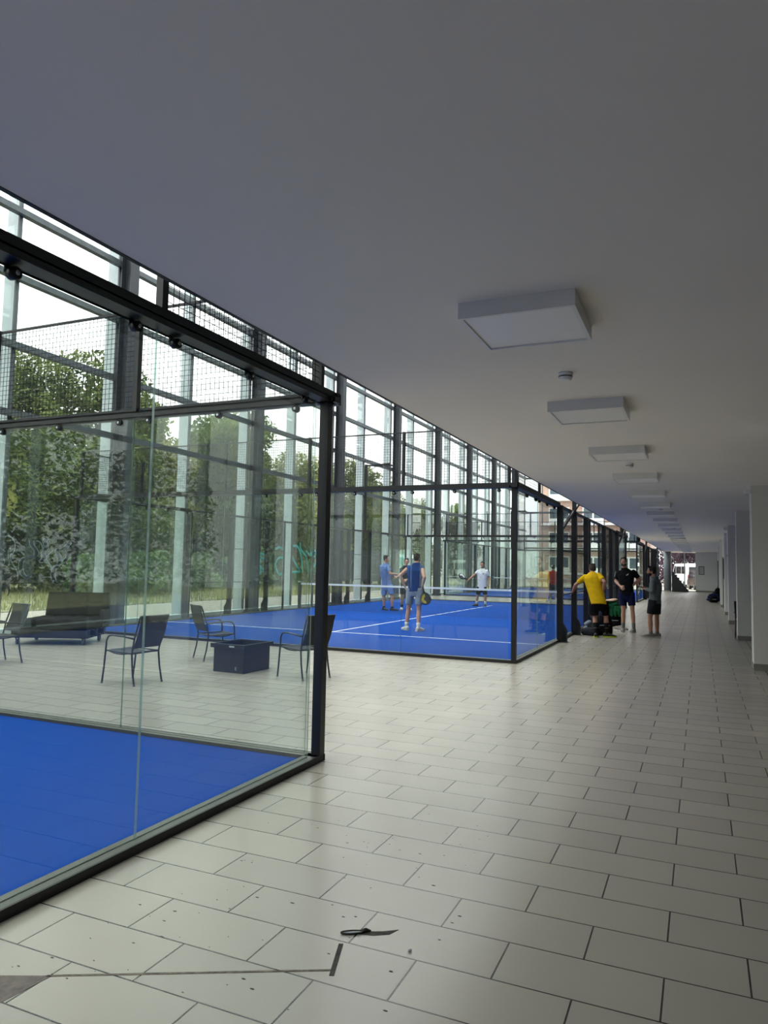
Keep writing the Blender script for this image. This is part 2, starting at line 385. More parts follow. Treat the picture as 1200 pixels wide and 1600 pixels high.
# ------------------------------------------------------------------ right side wall
wr = struct('wall_right', 'white right hand wall with deep piers')
MB().box(2.2, 2.6, YB, 26, 0, H).build('wall_field', M['render'], wr)
MB().box(.92, 2.6, 26.0, 29.3, 0, H).box(.92, 2.6, 31.6, 34.6, 0, H).box(.92, 2.6, 35.7, 41.6, 0, H).box(.92, 2.6, 29.3, 31.6, 2.2, H).box(.92, 2.6, 34.6, 35.7, 2.2, H).build('wall_field', M['wall'], wr)
MB().box(1.2, 2.6, 41.6, 56.5, 0, H).box(1.2, 2.6, 58.6, 62.5, 0, H).box(1.2, 2.6, 56.5, 58.6, 2.4, H).build('wall_field', M['wall'], wr)
for yp in (7.83, 13.43, 19.03, 24.86, 30.0, 36.3, 41.6, 47.6):
    x0 = .79 if yp < 26 else (.83 if yp < 41 else 1.0)
    p = MB().box(x0, 2.2 if yp < 26 else 1.25, yp, yp+.5, 0, H).build('pier', M['wall'], wr)
    MB().box(x0-.006, 2.2 if yp < 26 else 1.25, yp-.012, yp+.512, 0, .11).build('baseboard', M['skirt'], p)
d1 = struct('door_1', 'white double door in the right hand wall', (1.0, 30.45, 0))
for s in (-1, 1):
    dl = MB().box(-.02, .03, min(0, s*1.13), max(0, s*1.13), 0.01, 2.18).build('door_leaf', M['door'], d1)
    MB().box(-.06, -.02, s*.12-.015, s*.12+.015, 1.0, 1.04).box(-.06, -.045, min(s*.06, s*.16), max(s*.06, s*.16), 1.0, 1.03).build('door_handle', M['chrome'], dl)
MB().box(-.09, -.0, -1.2, -1.14, 0, 2.24).box(-.09, 0, 1.14, 1.2, 0, 2.24).box(-.09, 0, -1.2, 1.2, 2.18, 2.24).build('door_frame', M['frame'], d1)
d2 = struct('door_2', 'white single door further along the right hand wall', (1.0, 35.15, 0))
dl = MB().box(-.02, .03, -.52, .52, .01, 2.18).build('door_leaf', M['door'], d2)
MB().box(-.06, -.02, -.44, -.41, 1.0, 1.04).build('door_handle', M['chrome'], dl)
MB().box(-.09, 0, -.58, -.52, 0, 2.24).box(-.09, 0, .52, .58, 0, 2.24).box(-.09, 0, -.58, .58, 2.18, 2.24).build('door_frame', M['frame'], d2)
d3 = struct('door_3', 'dark glazed door at the far right end of the corridor', (1.2, 57.55, 0))
MB().box(0, .05, -1.0, 1.0, 0, 2.36).build('door_leaf', M['carglass'], d3)
MB().box(-.04, .05, -1.05, -.98, 0, 2.4).box(-.04, .05, .98, 1.05, 0, 2.4).box(-.04, .05, -1.05, 1.05, 2.34, 2.4).box(-.03, .05, -.03, .03, 0, 2.36).build('door_frame', M['frame'], d3)
for i, (y, z, w, h) in enumerate(((32.3, 1.72, .5, .7), (33.3, 1.72, .6, .8))):
    nb = thing('notice_board', ['framed notice board by the white double door, nearer of two', 'framed notice board by the white double door, farther of two'][i], 'notice board', (.92, y, z), 0, 'notice boards on the right hand wall')
    MB().box(-.02, .0, -w/2, w/2, -h/2, h/2).build('backing', M['paper'], nb)
    MB().box(-.035, 0, -w/2-.03, -w/2, -h/2-.03, h/2+.03).box(-.035, 0, w/2, w/2+.03, -h/2-.03, h/2+.03).box(-.035, 0, -w/2, w/2, h/2, h/2+.03).box(-.035, 0, -w/2, w/2, -h/2-.03, -h/2).build('frame', M['frame'], nb)
bk = st(MB().box(FX-.3, 2.6, YB-.3, YB, 0, 11).build('wall_back', M['render']), 'grey wall closing the hall behind the camera', 'wall')

# far end of the corridor
we = struct('wall_end', 'pale end wall of the corridor beside the end window')
MB().box(-.34, 1.2, YF, YF+.25, 0, H).build('wall_field', M['door'], we)
MB().box(-.345, 1.2, YF-.015, YF, 0, .12).build('baseboard', M['skirt'], we)
pf = thing('picture_frame', 'small framed notice hung on the far end wall', 'picture', (.08, YF-.002, 1.65))
MB().box(-.17, .17, -.02, 0, -.29, .29).build('backing', M['paper'], pf)
MB().box(-.2, -.16, -.03, 0, -.32, .32).box(.16, .2, -.03, 0, -.32, .32).box(-.16, .16, -.03, 0, .28, .32).box(-.16, .16, -.03, 0, -.32, -.28).build('frame', M['frame'], pf)
w1 = struct('window_1', 'tall glazing at the far end of the corridor and courts')
pn = 0
xs = [-.34, -1.12, -2.1, -4.6, -7.1, -9.6, -12.1, FX]
for a, b in zip(xs[:-1], xs[1:]):
    zt = H if a > -2.2 else 11
    MB().box(b, a, YF+.1, YF+.115, 0.05, zt).build('window_pane', M['pane'], w1)
    MB().box(b-.03, b+.03, YF+.02, YF+.2, 0, zt).build('mullion', M['mullion'] if a > -2.2 else M['transom'], w1)
for z in (3.2, 6.2, 9.1): MB().box(FX, -2.1, YF+.05, YF+.18, z, z+.12).build('transom', M['transom'], w1)
MB().box(FX, -.34, YF+.02, YF+.2, 0, .06).build('window_sill', M['transom'], w1)

rc = thing('round_column', 'grey round column at the far end beside the dark stair', 'column', (-2.32, 59.6, 0))
MB().tube([(0, 0, 0), (0, 0, H)], .26, 28).build('shaft', M['roundcol'], rc)
MB().tube([(0, 0, 0), (0, 0, .08)], .275, 28).build('base_ring', M['skirt'], rc)
sr = thing('staircase', 'dark short staircase beside the round column at the corridor end', 'staircase', (-2.0, 59.2, 0))
m = MB()
for i in range(7):
    m.box(i*.16, i*.16+.19, 0, .9, 0, 1.5-i*.22)
m.build('steps', M['stair'], sr)
MB().prism([(0, 1.62), (1.16, .12), (1.16, 0), (1.05, 0), (0, 1.3)], 1, -.04, 0).build('side_stringer', M['stair'], sr)
m = MB()
for i in range(7): m.box(i*.16-.01, i*.16+.2, -.02, .92, 1.5-i*.22-.02, 1.5-i*.22+.012)
m.build('tread_edge', M['frame'], sr)

# ------------------------------------------------------------------ ceiling fittings
LG = 'ceiling light panels along the corridor'
L0 = thing('ceiling_light', 'square white ceiling light panel, nearest of the long row', 'ceiling light', (-.89, 4.02, H), 0, LG)
f = MB(); a = .315
f.box(-a, a, -a, -a+.022, -.09, 0).box(-a, a, a-.022, a, -.09, 0).box(-a, -a+.022, -a+.022, a-.022, -.09, 0).box(a-.022, a, -a+.022, a-.022, -.09, 0)
f.build('frame', M['white'], L0)
MB().box(-a+.022, a-.022, -a+.022, a-.022, -.08, -.07).build('diffuser', M['diffuser'], L0)
for i in range(1, 22):
    dup(L0, (-.89+.0012*i, 4.02+2.53*i, H), None, 'square white ceiling light panel, %s of the long row' % ORD[i])
def detector(i, y):
    d = thing('smoke_detector', ['round white smoke detector between the first two light panels', 'round white smoke detector between third and fourth light panels', 'round smoke detector just before the first ceiling joint', 'small round smoke detector midway along the corridor ceiling', 'small round smoke detector, farthest along the corridor ceiling'][i], 'smoke detector', (-.9+.006*(y-5), y, H), 0, 'smoke detectors on the corridor ceiling')
    MB().tube([(0, 0, 0), (0, 0, -.022)], .052, 24).build('base', M['white'], d)
    MB().tube([(0, 0, -.022), (0, 0, -.034), (0, 0, -.05), (0, 0, -.058)], [.048, .05, .046, .034], 24).build('cap', M['white'], d)
    MB().tube([(0, 0, -.027), (0, 0, -.033)], .0515, 24).build('sensing_slot', M['darkslot'], d)
for i, y in enumerate((5.34, 10.28, 17.92, 26.0, 34.0)): detector(i, y)
for i, (y, x) in enumerate(((13.5, .79), (24.93, .79))):
    d = thing('motion_sensor', ['small white sensor box at the top of the nearest pier', 'small white sensor box at the top of the third pier'][i], 'sensor', (x, y, 2.95), 0, 'sensor boxes on the piers')
    MB().rbox((-.055, 0, 0), (.11, .09, .075), .012).build('housing', M['white'], d)
    MB().rbox((-.06, 0, -.045), (.06, .05, .03), .01).build('lens', M['paper'], d)

# ------------------------------------------------------------------ glass facade
wl = struct('wall_left', 'tall glass facade with dark steel columns along the courts')
ncol = int((62-YB)//BAY)+1
cy = [13.76+BAY*k for k in range(-4, 9)]
m = MB()
m.box(-.16, -.14, -.15, .15, 0, 11).box(.14, .16, -.15, .15, 0, 11).box(-.14, .14, -.012, .012, 0, 11)
cme = m.mesh('column', M['column'])
bme = MB().box(-.2, .2, -.2, .2, 0, .03).box(-.18, .18, -.18, -.15, .03, .1).box(-.18, .18, .15, .18, .03, .1).mesh('base_plate', M['column'])
for y in cy:
    if y > YB+.3 and y < 60.3:
        co = link('column', cme, wl, (-13.22, y, 0)); link('base_plate', bme, co)
mme = MB().box(-.17, .17, -.035, .035, .05, 11).mesh('mullion', M['mullion'])
cme2 = MB().box(-.02, .02, -.045, .045, .05, 11).mesh('cover_strip', M['transom'])
gy = []
y = 13.74-BAY*4.5
while y < 60.5:
    if y > YB+.2:
        mo = link('mullion', mme, wl, (-13.74, y, 0)); gy.append(y); link('cover_strip', cme2, mo, (.185, 0, 0))
    y += BAY/2
ge = [YB]+gy+[YF]
zz = [.1, 4.72, 6.18, 7.64, 9.1, 11]
for a, b in zip(ge[:-1], ge[1:]):
    p = MB().box(-.006, .006, a+.04, b-.04, .1, 11).build('glass_pane', M['pane'], wl, (FX, 0, 0))
for i, z in enumerate((4.64, 6.12, 7.62, 9.08)):
    MB().box(-13.58, -13.42, YB, YF, z, z+.13).build('transom', M['transom'], wl)
MB().box(-13.75, -13.45, YB, YF, 0, .1).build('sill_rail', M['mullion'], wl)
# spray writing on the facade panes
def strokes(name, data, m, r, x, label):
    mb = MB()
    for s in data:
        pts = []
        for i in range(len(s)-1):
            for k in range(5):
                p0 = s[max(i-1, 0)]; p1 = s[i]; p2 = s[i+1]; p3 = s[min(i+2, len(s)-1)]; t = k/5
                q = [.5*((2*p1[j])+(-p0[j]+p2[j])*t+(2*p0[j]-5*p1[j]+4*p2[j]-p3[j])*t*t+(-p0[j]+3*p1[j]-3*p2[j]+p3[j])*t**3) for j in (0, 1)]
                pts.append((x, q[0], q[1]))
        pts.append((x, s[-1][0], s[-1][1]))
        n = len(mb.v); mb.tube(pts, r, 8)
        for i in range(n, len(mb.v)):
            v = mb.v[i]; mb.v[i] = (x+(v[0]-x)*.1, v[1], v[2])
    o = mb.build(name, m, wl); o['label'] = label
TEAL = [[[20.44, 1.87], [20.77, 1.9], [21.12, 1.77]], [[20.48, 1.76], [20.7, 1.64], [20.49, 1.62]], [[20.47, 1.27], [20.72, 1.25], [20.67, 1.48], [20.89, 1.34], [21.1, 1.34], [21.18, 1.53], [21.12, 1.72]], [[20.6, 1.9], [20.69, 1.78], [20.99, 1.72]], [[21.59, 2.09], [21.86, 2.16], [22.19, 2.06]], [[22.16, 1.78], [21.83, 1.78], [21.64, 1.58], [21.72, 1.34], [21.96, 1.2], [22.23, 1.27]], [[22.67, 1.97], [22.88, 1.69], [23.25, 1.39], [23.25, 1.29], [22.66, 1.27], [22.72, 1.17]], [[22.71, 2.22], [23.05, 2.23], [23.28, 2.06], [23.43, 1.75], [23.53, 1.26]], [[23.3, 2.37], [23.36, 2.11], [23.79, 1.81], [23.93, 1.24]], [[23.73, 2.07], [24.1, 1.92], [24.53, 2.04]], [[24.03, 2.24], [24.15, 1.97], [24.55, 1.8]], [[24.42, 2.14], [24.55, 1.72], [24.24, 1.34]]]
TEAL2 = [[[32.58, 2.23], [32.73, 1.75], [32.63, 1.28]], [[32.59, 2.19], [33.18, 1.62]], [[33.16, 2.24], [33.29, 1.35]], [[33.52, 2.25], [33.36, 1.83], [33.65, 1.56]], [[32.81, 1.96], [33.53, 1.97]], [[32.57, 1.35], [33.01, 1.38]]]
SNAKE = [[[10.96, 1.82], [10.91, 1.77], [10.91, 1.64], [10.95, 1.48], [10.88, 1.44]], [[11.54, 1.99], [11.56, 1.89], [11.67, 1.77], [11.67, 1.66], [11.56, 1.64], [11.37, 1.59], [11.3, 1.49], [11.32, 1.31], [11.44, 1.18], [11.53, 1.21]], [[11.95, 2.05], [11.89, 2.0], [11.94, 1.85], [11.87, 1.73], [11.9, 1.6], [11.81, 1.54]], [[12.61, 2.01], [12.49, 1.87], [12.28, 1.82], [12.27, 1.74], [12.34, 1.57], [12.31, 1.46], [12.21, 1.38], [12.17, 1.21], [12.25, 1.04], [12.38, 1.02]], [[12.57, 1.73], [12.55, 1.62], [12.47, 1.55], [12.5, 1.47]]]
OUTL = [[[10.77, 1.8], [10.78, 1.91], [10.89, 2.06], [11.02, 2.05], [11.12, 1.92], [11.11, 1.74], [11.02, 1.65], [11.06, 1.52], [11.18, 1.37], [11.23, 1.26], [11.24, 1.13]], [[11.66, 1.99], [11.76, 1.97], [11.84, 1.86], [11.85, 1.7], [11.79, 1.56]], [[12.14, 1.8], [11.98, 1.66], [11.99, 1.56], [12.1, 1.43], [12.1, 1.33]]]
strokes('sprayed_lettering', TEAL, M['teal'], .043, FX+.012, 'turquoise sprayed letters on the facade glass')
strokes('sprayed_lettering', TEAL2, M['teal'], .05, FX+.012, 'turquoise sprayed letters further along the facade')
strokes('sprayed_lettering', [[[23.91, 1.66], [24.23, 1.5], [24.57, 1.34]], [[24.1, 1.5], [24.3, 1.75], [24.6, 1.9]], [[24.0, 1.4], [24.4, 1.25], [24.7, 1.5]]], M['greenspray'], .05, FX+.012, 'green sprayed strokes beside the turquoise letters')
strokes('sprayed_squiggle', SNAKE, M['snake'], .034, FX+.014, 'black sprayed snaking lines on the left panes')
strokes('sprayed_outline', OUTL, M['outline'], .012, FX+.012, 'thin grey sprayed outlines on the left panes')
strokes('sprayed_outline', [[[p[0]+.06, p[1]] for p in s] for s in SNAKE]+[[[p[0]-.06, p[1]+.01] for p in s] for s in SNAKE], M['outline'], .009, FX+.0125, 'thin grey sprayed edges of the black squiggles')

# ------------------------------------------------------------------ padel courts
_mesh = {}
def wiremesh(w, h):
    k = ('w', round(w, 2), round(h, 2))
    if k not in _mesh:
        m = MB(); g = .05
        for i in range(1, int(w/g)): m.wire((i*g, 0, 0), (i*g, 0, h), .003)
        for i in range(1, int(h/g)): m.wire((0, .003, i*g), (w, .003, i*g), .003)
        t = .012
        m.box(0, w, -t, t, 0, .022).box(0, w, -t, t, h-.022, h).box(0, .022, -t, t, 0, h).box(w-.022, w, -t, t, 0, h)
        _mesh[k] = m.mesh('mesh_panel', M['wire'])
    return _mesh[k]
def glassmesh(w, h):
    k = ('g', round(w, 2), round(h, 2))
    if k not in _mesh:
        m = MB(); t = .006
        vs = [(x, y, z) for x in (.004, w-.004) for y in (-t, t) for z in (0, h)]
        m.add(vs, [(0, 4, 5, 1), (2, 3, 7, 6)], 0); m.add(vs, [(0, 1, 3, 2), (4, 6, 7, 5), (1, 5, 7, 3), (0, 2, 6, 4)], 1)
        _mesh[k] = m.mesh('glass_panel', [M['glass'], M['glassedge']])
    return _mesh[k]
def clampmesh():
    if 'c' not in _mesh:
        m = MB()
        m.tube([(0, -.022, 0), (0, .022, 0)], .03, 18)
        m.tube([(-.02, .024, .0), (-.02, .024, .03), (0, .024, .055), (.024, .024, .06), (.03, .02, .085)], .013, 8)
        m.tube([(0, -.03, 0), (0, -.018, 0)], .012, 10, 1).tube([(0, .018, 0), (0, .03, 0)], .012, 10, 1)
        _mesh['c'] = m.mesh('clamp', [M['black'], M['chrome']])
    return _mesh['c']
def postmesh(h, wx, wy, foot=0, side=1):
    k = ('p', h, wx, wy, foot, side)
    if k not in _mesh:
        m = MB().box(-wx/2, wx/2, -wy/2, wy/2, 0, h)
        if foot:
            a = wx/2*side
            m.prism([(a, 0), (a+side*foot, 0), (a+side*foot, .26), (a+side*foot*.6, .33), (a, .42)], 1, -wy*.35, wy*.35)
            m.box(min(-wx/2, a+side*foot)-.02, max(wx/2, a+side*foot)+.02, -wy/2-.03, wy/2+.03, 0, .015)
        _mesh[k] = m.mesh('post', M['black'])
    return _mesh[k]

GZ0, GZ1 = .05, 2.99
def glass_run(root, p, rz, n, w, marks):
    for i in range(n):
        q = Vector(p)+Matrix.Rotation(rz, 3, 'Z') @ Vector((i*w, 0, GZ0))
        g = link('glass_panel', glassmesh(w, GZ1-GZ0), root, q, rz)
        for u in marks: link('clamp', clampmesh(), g, (u if u > 0 else w+u, 0, 2.93-GZ0))
def court(y0, label, near=True, far=True, sides=(1, 1), poles=True, half=False):
    y1 = y0+20
    R_ = thing('padel_court_enclosure', label, 'court enclosure', (XR, y0, 0), 0, 'glass court enclosures')
    W = XR-XL
    yh = 12 if half else 0            # build only the part from yh on
    # base sill frame
    for nm, x0, x1 in (('sill', -.085, .03), ('sill', -W-.03, -W+.085)):
        sgn = 1 if x0 > -1 else -1
        MB().box(x0, x1, yh, 20, .005, .05).build('sill', M['sill'], R_)
        xe = x1 if sgn > 0 else x0
        MB().box(min(xe, xe+sgn*.014), max(xe, xe+sgn*.014), yh, 20, 0, .052).build('sill_edge', M['sillblack'], R_)
    ends = ([0] if near else [])+([20] if far else [])
    for ye in ends:
        s = -1 if ye == 0 else 1
        a, b = (ye-.03, ye+.085) if s < 0 else (ye-.085, ye+.03)
        MB().box(-W-.03, .03, a, b, .005, .05).build('sill', M['sill'], R_)
        e = a if s < 0 else b
        MB().box(-W-.045, .045, min(e, e+s*.014), max(e, e+s*.014), 0, .052).build('sill_edge', M['sillblack'], R_)
        gw = (W-.2)/5
        glass_run(R_, (-W+.1, ye-s*.03, 0), 0, 5, gw, (.18, gw/2, -.18))
        MB().box(-W-.13, .1, ye-.075, ye+.06, 2.965, 3.0).box(-W-.13, .1, min(ye-s*.08, ye-s*.038), max(ye-s*.08, ye-s*.038), 2.965, 3.0).box(-W-.13, .1, ye-.05, ye+.05, 3.0, 3.012).box(-W-.13, .1, ye+s*.0-.012+s*.04, ye+.012+s*.04, 3.0, 3.05).build('top_beam', M['black'], R_)
        for i in range(5): link('mesh_panel', wiremesh(gw, 1.0), R_, (-W+.1+i*gw, ye, 3.04))
        for i in range(6):
            link('mesh_post', postmesh(1.02, .05, .05), R_, (-W+.1+i*gw, ye-s*.02, 3.03))
        for x in (0, -W):
            link('corner_post', postmesh(2.97, .08, .08), R_, (x+(-.0 if x == 0 else 0), ye, 0))
    for side, x, on in ((1, 0, sides[0]), (-1, -W, sides[1])):
        if not on: continue
        seg = [k for k in (0, 20) if (near if k == 0 else far)]
        for k in seg:
            s = 1 if k == 0 else -1
            ya, yb = (.12, 4.0) if s > 0 else (16.0, 19.88)
            gw = (yb-ya)/2
            glass_run(R_, (x-side*.03, ya, 0), PI/2, 2, gw, (.17, gw/2, -.17))
            # channel section beam
            MB().box(x-.07, x+.07, min(ya-.25, ya), yb+(.15 if s > 0 else .25), 2.965, 2.995).box(min(x-side*.07, x-side*.038), max(x-side*.07, x-side*.038), ya-.25 if s > 0 else ya, yb+(.0 if s > 0 else .25), 2.965, 3.0).box(x-.07, x+.07, ya-.2, yb+.2 if s < 0 else yb, 3.0, 3.01).box(min(x+side*.045, x+side*.07), max(x+side*.045, x+side*.07), ya-.25, yb+.25 if s < 0 else yb, 2.995, 3.06).build('top_beam', M['black'], R_)
            ym = ya if s > 0 else yb-gw
            link('mesh_panel', wiremesh(gw, 1.0), R_, (x, ym, 3.05), PI/2)
            for yy in (ym, ym+gw): link('mesh_post', postmesh(1.02, .05, .05), R_, (x, yy, 3.05))
        ys = [4, 6, 8, 9, 11, 12, 14, 16]
        for yy in ys:
            if yy < yh+.5: continue
            if yy in (9, 11): link('gate_post', postmesh(3.02, .05, .05), R_, (x+side*.02, yy, 0))
            else: link('post', postmesh(3.0, .12, .1, .09, side), R_, (x+side*.06, yy+(.06 if yy in (4,) else 0), 0))
        for a, b in ((4, 6), (6, 8), (8, 9), (11, 12), (12, 14), (14, 16)):
            if a < yh-.1: continue
            link('mesh_panel', wiremesh(b-a, 2.96), R_, (x, a, .04), PI/2)
            for z in (1.0, 2.0): MB().box(x-.012, x+.012, a, b, z, z+.018).build('mid_rail', M['wire'], R_)
        MB().box(x-.035, x+.035, max(4, yh), 16, 2.97, 3.03).build('top_rail', M['black'], R_)
    # floodlight masts and braces
    if poles:
        for side, x, yy in ((1, .06, 6), (-1, -W-.06, 15.5)):
            if yy < yh: continue
            pm = MB().box(x-.045, x+.045, yy-.045, yy+.045, 3.0, 5.85).bar((x, yy, 5.8), (x-side*1.1, yy, 5.85), .06, .06).build('floodlight_mast', M['black'], R_)
            for q in (.55, 1.05):
                MB().cbox((x-side*q, yy, 5.78), (.34, .26, .05)).build('floodlight', M['fascia'], pm)
        MB().bar((.06, 4.05, 2.42), (.06, 6.9, 3.32), .05, .07).build('brace', M['black'], R_)
        MB().bar((.06, 16.05, 2.45), (.06, 19.2, 3.25), .05, .07).build('brace', M['black'], R_)
    elif half: pass
    return R_
def turf(y0, label, lines=True, net=None, ya=0):
    W = XR-XL
    t = thing('court_turf', label, 'court floor', (XR, y0, 0), 0, 'blue court floors')
    MB().box(-W+.085, -.085, ya+.085, 19.915, .001, .022).build('turf', M['turf'], t)
    for yy in (3.05, 16.95):
        if yy > ya: MB().box(-W+.085, -.085, yy-.025, yy+.025, .02, .0245).build('court_line', M['line'], t)
    if ya < 3: MB().box(-W/2-.025, -W/2+.025, 3.05-.2, 17.15, .02, .0243).build('court_line', M['line'], t)
    if net:
        n = thing('court_net', net, 'net', (XR, y0+10, .022), 0, 'court nets')
        m = MB(); g = .045; xa, xb = -W+.05, -.05
        k = int((xb-xa)/g)
        for i in range(k+1): m.wire((xa+i*g, 0, 0.0), (xa+i*g, 0, .86), .0028)
        for i in range(19): m.wire((xa, .002, .02+i*g), (xb, .002, .02+i*g), .0028)
        m.build('net_mesh', M['wire'], n)
        MB().box(xa, xb, -.007, .007, .845, .905).build('tape', M['line'], n)
        for x in (xa, xb):
            p = MB().box(x-.045, x+.045, -.045, .045, 0, .93).build('net_post', M['column'], n)
            MB().box(x-.05, x+.05, -.05, .05, .93, .95).build('post_cap', M['mullion'], p)
C1Y, C2Y, C3Y = 5.33-20, 12.13, 38.0
court(C1Y, 'glass enclosure of the nearest court at the left edge, end wall facing the chairs', near=False, far=True, sides=(1, 0), poles=False, half=True)
court(C2Y, 'glass and wire enclosure of the middle court where the players stand')
court(C3Y, 'glass and wire enclosure of the farthest court, down the corridor')
turf(C1Y, 'blue turf of the nearest court in the lower left', ya=10)
turf(C2Y, 'blue turf with white lines of the middle court under the players', net='black net with white tape across the middle court')
turf(C3Y, 'blue turf of the farthest court', net='black net with white tape across the farthest court')

# ------------------------------------------------------------------ lounge between the courts
def make_chair(label):
    t = thing('garden_armchair', label, 'chair', (0, 0, 0), 0, 'black garden armchairs')
    for s in (-1, 1):
        x = s*.265
        l = MB().tube([(x, .28, 0), (x, .255, .2), (x, .235, .42), (x, .225, .56), (x, .19, .615), (x, .12, .63), (x, -.08, .62), (x*.95, -.235, .60)], .0125, 8).build('front_leg', M['chairtube'], t)
        MB().tube([(x, .281, 0), (x, .278, .025)], .0155, 8).build('foot_cap', M['rubber'], l)
        l = MB().tube([(x*.92, -.27, 0), (x*.9, -.225, .2), (x*.88, -.2, .40), (x*.9, -.24, .60), (x*.93, -.31, .80), (x*.94, -.345, .89)], .0125, 8).build('rear_leg', M['chairtube'], t)
        MB().tube([(x*.92, -.27, 0), (x*.919, -.266, .025)], .0155, 8).build('foot_cap', M['rubber'], l)
    g = []
    for j in range(9):
        v = j/8; y = .24-.44*v; z = .42-.03*math.sin(PI*v)+.0*v+(.012 if j == 0 else 0)
        g.append([(-.225, y, z), (.225, y, z), (.225, y, z-.012), (-.225, y, z-.012)])
    MB().loft([[Vector(p) for p in r] for r in g], smooth=False).build('seat', M['textile'], t)
    MB().tube([(-.235, .235, .42), (.235, .235, .42)], .011, 8).tube([(-.235, .24, .42), (-.235, -.2, .405)], .011, 8).tube([(.235, .24, .42), (.235, -.2, .405)], .011, 8).tube([(-.235, -.2, .405), (.235, -.2, .405)], .011, 8).build('seat_frame', M['chairtube'], t)
    g = []
    for j in range(9):
        v = j/8; z = .47+.42*v; y = -.215-.13*v-.02*math.sin(PI*v)
        g.append([(-.235, y, z), (.235, y, z), (.235, y-.012, z), (-.235, y-.012, z)])
    MB().loft([[Vector(p) for p in r] for r in g], smooth=False).build('backrest', M['textile'], t)
    MB().tube([(-.25, -.345, .885), (.25, -.345, .885)], .012, 8).build('top_rail', M['chairtube'], t)
    return t
def face(dx, dy): return math.atan2(dy, dx)-PI/2
ch = make_chair('black garden armchair facing left, behind the glass joint')
ch.location = (-6.89, 7.55, 0); ch.rotation_euler = (0, 0, face(-1, .06))
dup(ch, (-7.42, 10.0, 0), face(.5, .80), 'black garden armchair behind the crate, turned away to the right')
dup(ch, (-5.17, 9.08, 0), face(-.93, .37), 'black garden armchair right of the crate, half behind the black post')
dup(ch, (-9.89, 7.88, 0), face(-.2, -.98), 'black garden armchair at the left edge in front of the sofa')
dup(ch, (1.03, 19.95, 0), face(.1, 1), 'black chair peeking out behind the second pier on the right')

cr = thing('plastic_crate', 'black plastic crate used as a table between the armchairs', 'crate', (-6.31, 9.19, 0), 0)
w, d, h = .56, .66, .40; cx = -0.0
m = MB(); a, b = w/2, d/2; a2, b2 = a*.97, b*.97
cr.rotation_euler = (0, 0, -.04)
m.box(-a2, a2, -b2, -b2+.012, 0, h).box(-a2, a2, b2-.012, b2, 0, h).box(-a2, -a2+.012, -b2, b2, 0, h).box(a2-.012, a2, -b2, b2, 0, h).box(-a2, a2, -b2, b2, 0, .012)
m.build('body', M['crate'], cr)
m = MB(); r = .03
m.box(-a-r, a+r, -b-r, -b, h-.05, h+.012).box(-a-r, a+r, b, b+r, h-.05, h+.012).box(-a-r, -a, -b, b, h-.05, h+.012).box(a, a+r, -b, b, h-.05, h+.012)
m.build('rim', M['crate'], cr)
MB().cbox((.08, -b-r-.001, h-.02), (.09, .004, .022)).build('grip', M['mark'], cr)
m = MB(); m.box(.12, .127, -b2-.002, -b2, .04, .085)
for z in (.04, .059, .078): m.box(.12, .146, -b2-.002, -b2, z, z+.007)
m.build('printed_letter', M['mark'], cr)
MB().box(-a+.02, a-.02, -b+.02, b-.02, h-.09, h-.075).build('inner_shelf', M['pallet'], cr)

so = thing('pallet_sofa', 'dark tufted pallet sofa on casters behind the left armchair', 'sofa', (-11.24, 10.44, 0), math.radians(26))
m = MB()
for z0, z1, in ((.13, .155), (.255, .28)):
    for j in range(5): m.box(-.8, .6, -.5+j*.215, -.5+j*.215+.14, z0, z1)
for x in (-.78, -.1, .48):
    for y in (-.49, -.06, .37): m.box(x, x+.11, y, y+.11, .155, .255)
m.box(-.8, .6, -.52, -.5, .15, .27)
m.build('pallet_base', M['pallet'], so)
def cushion(nx, ny, w, d, t, puff):
    vs = []; fs = []; U, V = nx*10, ny*10
    def P(u, v, s):
        x, y = u/U, v/V
        e = min(1, min(x, 1-x, y, 1-y)*15); e = math.sqrt(1-(1-e)**2)
        q = abs(math.sin(PI*nx*x))*abs(math.sin(PI*ny*y))
        return (x*w-w/2, y*d-d/2, s*(t/2*e*.9+puff*q**.45*e))
    for s in (1, -1):
        for v in range(V+1):
            for u in range(U+1): vs.append(P(u, v, s))
    n = (U+1)*(V+1)
    for v in range(V):
        for u in range(U):
            a = v*(U+1)+u; fs.append((a, a+1, a+U+2, a+U+1)); fs.append((n+a, n+a+U+1, n+a+U+2, n+a+1))
    b = [i for i in range(U+1)]+[v*(U+1)+U for v in range(1, V+1)]+[V*(U+1)+i for i in range(U-1, -1, -1)]+[v*(U+1) for v in range(V-1, 0, -1)]
    for i in range(len(b)): fs.append((b[i], n+b[i], n+b[(i+1) % len(b)], b[(i+1) % len(b)]))
    m = MB(); m.add(vs, fs, 0, True); return m
sc_ = cushion(4, 3, 1.3, 1.02, .17, .04).build('seat_cushion', M['cushion'], so, (-.02, -.03, .375)); 
bc = cushion(3, 2, 1.2, .5, .16, .05).build('back_cushion', M['cushion'], so, (.02, .47, .70)); bc.rotation_euler = (math.radians(76), 0, 0)
MB().box(-.55, .62, .56, .6, .28, .86).box(.56, .62, .2, .6, .28, .62).build('back_board', M['pallet'], so)
for x, y in ((-.72, -.42), (.5, -.42), (-.72, .4), (.5, .4)):
    c = MB().tube([(x-.02, y, .05), (x+.02, y, .05)], .05, 16).build('caster', M['rubber'], so)
    MB().box(x-.03, x-.022, y-.02, y+.02, .04, .12).box(x+.022, x+.03, y-.02, y+.02, .04, .12).box(x-.04, x+.04, y-.04, y+.04, .118, .132).build('caster_fork', M['chairtube'], c)
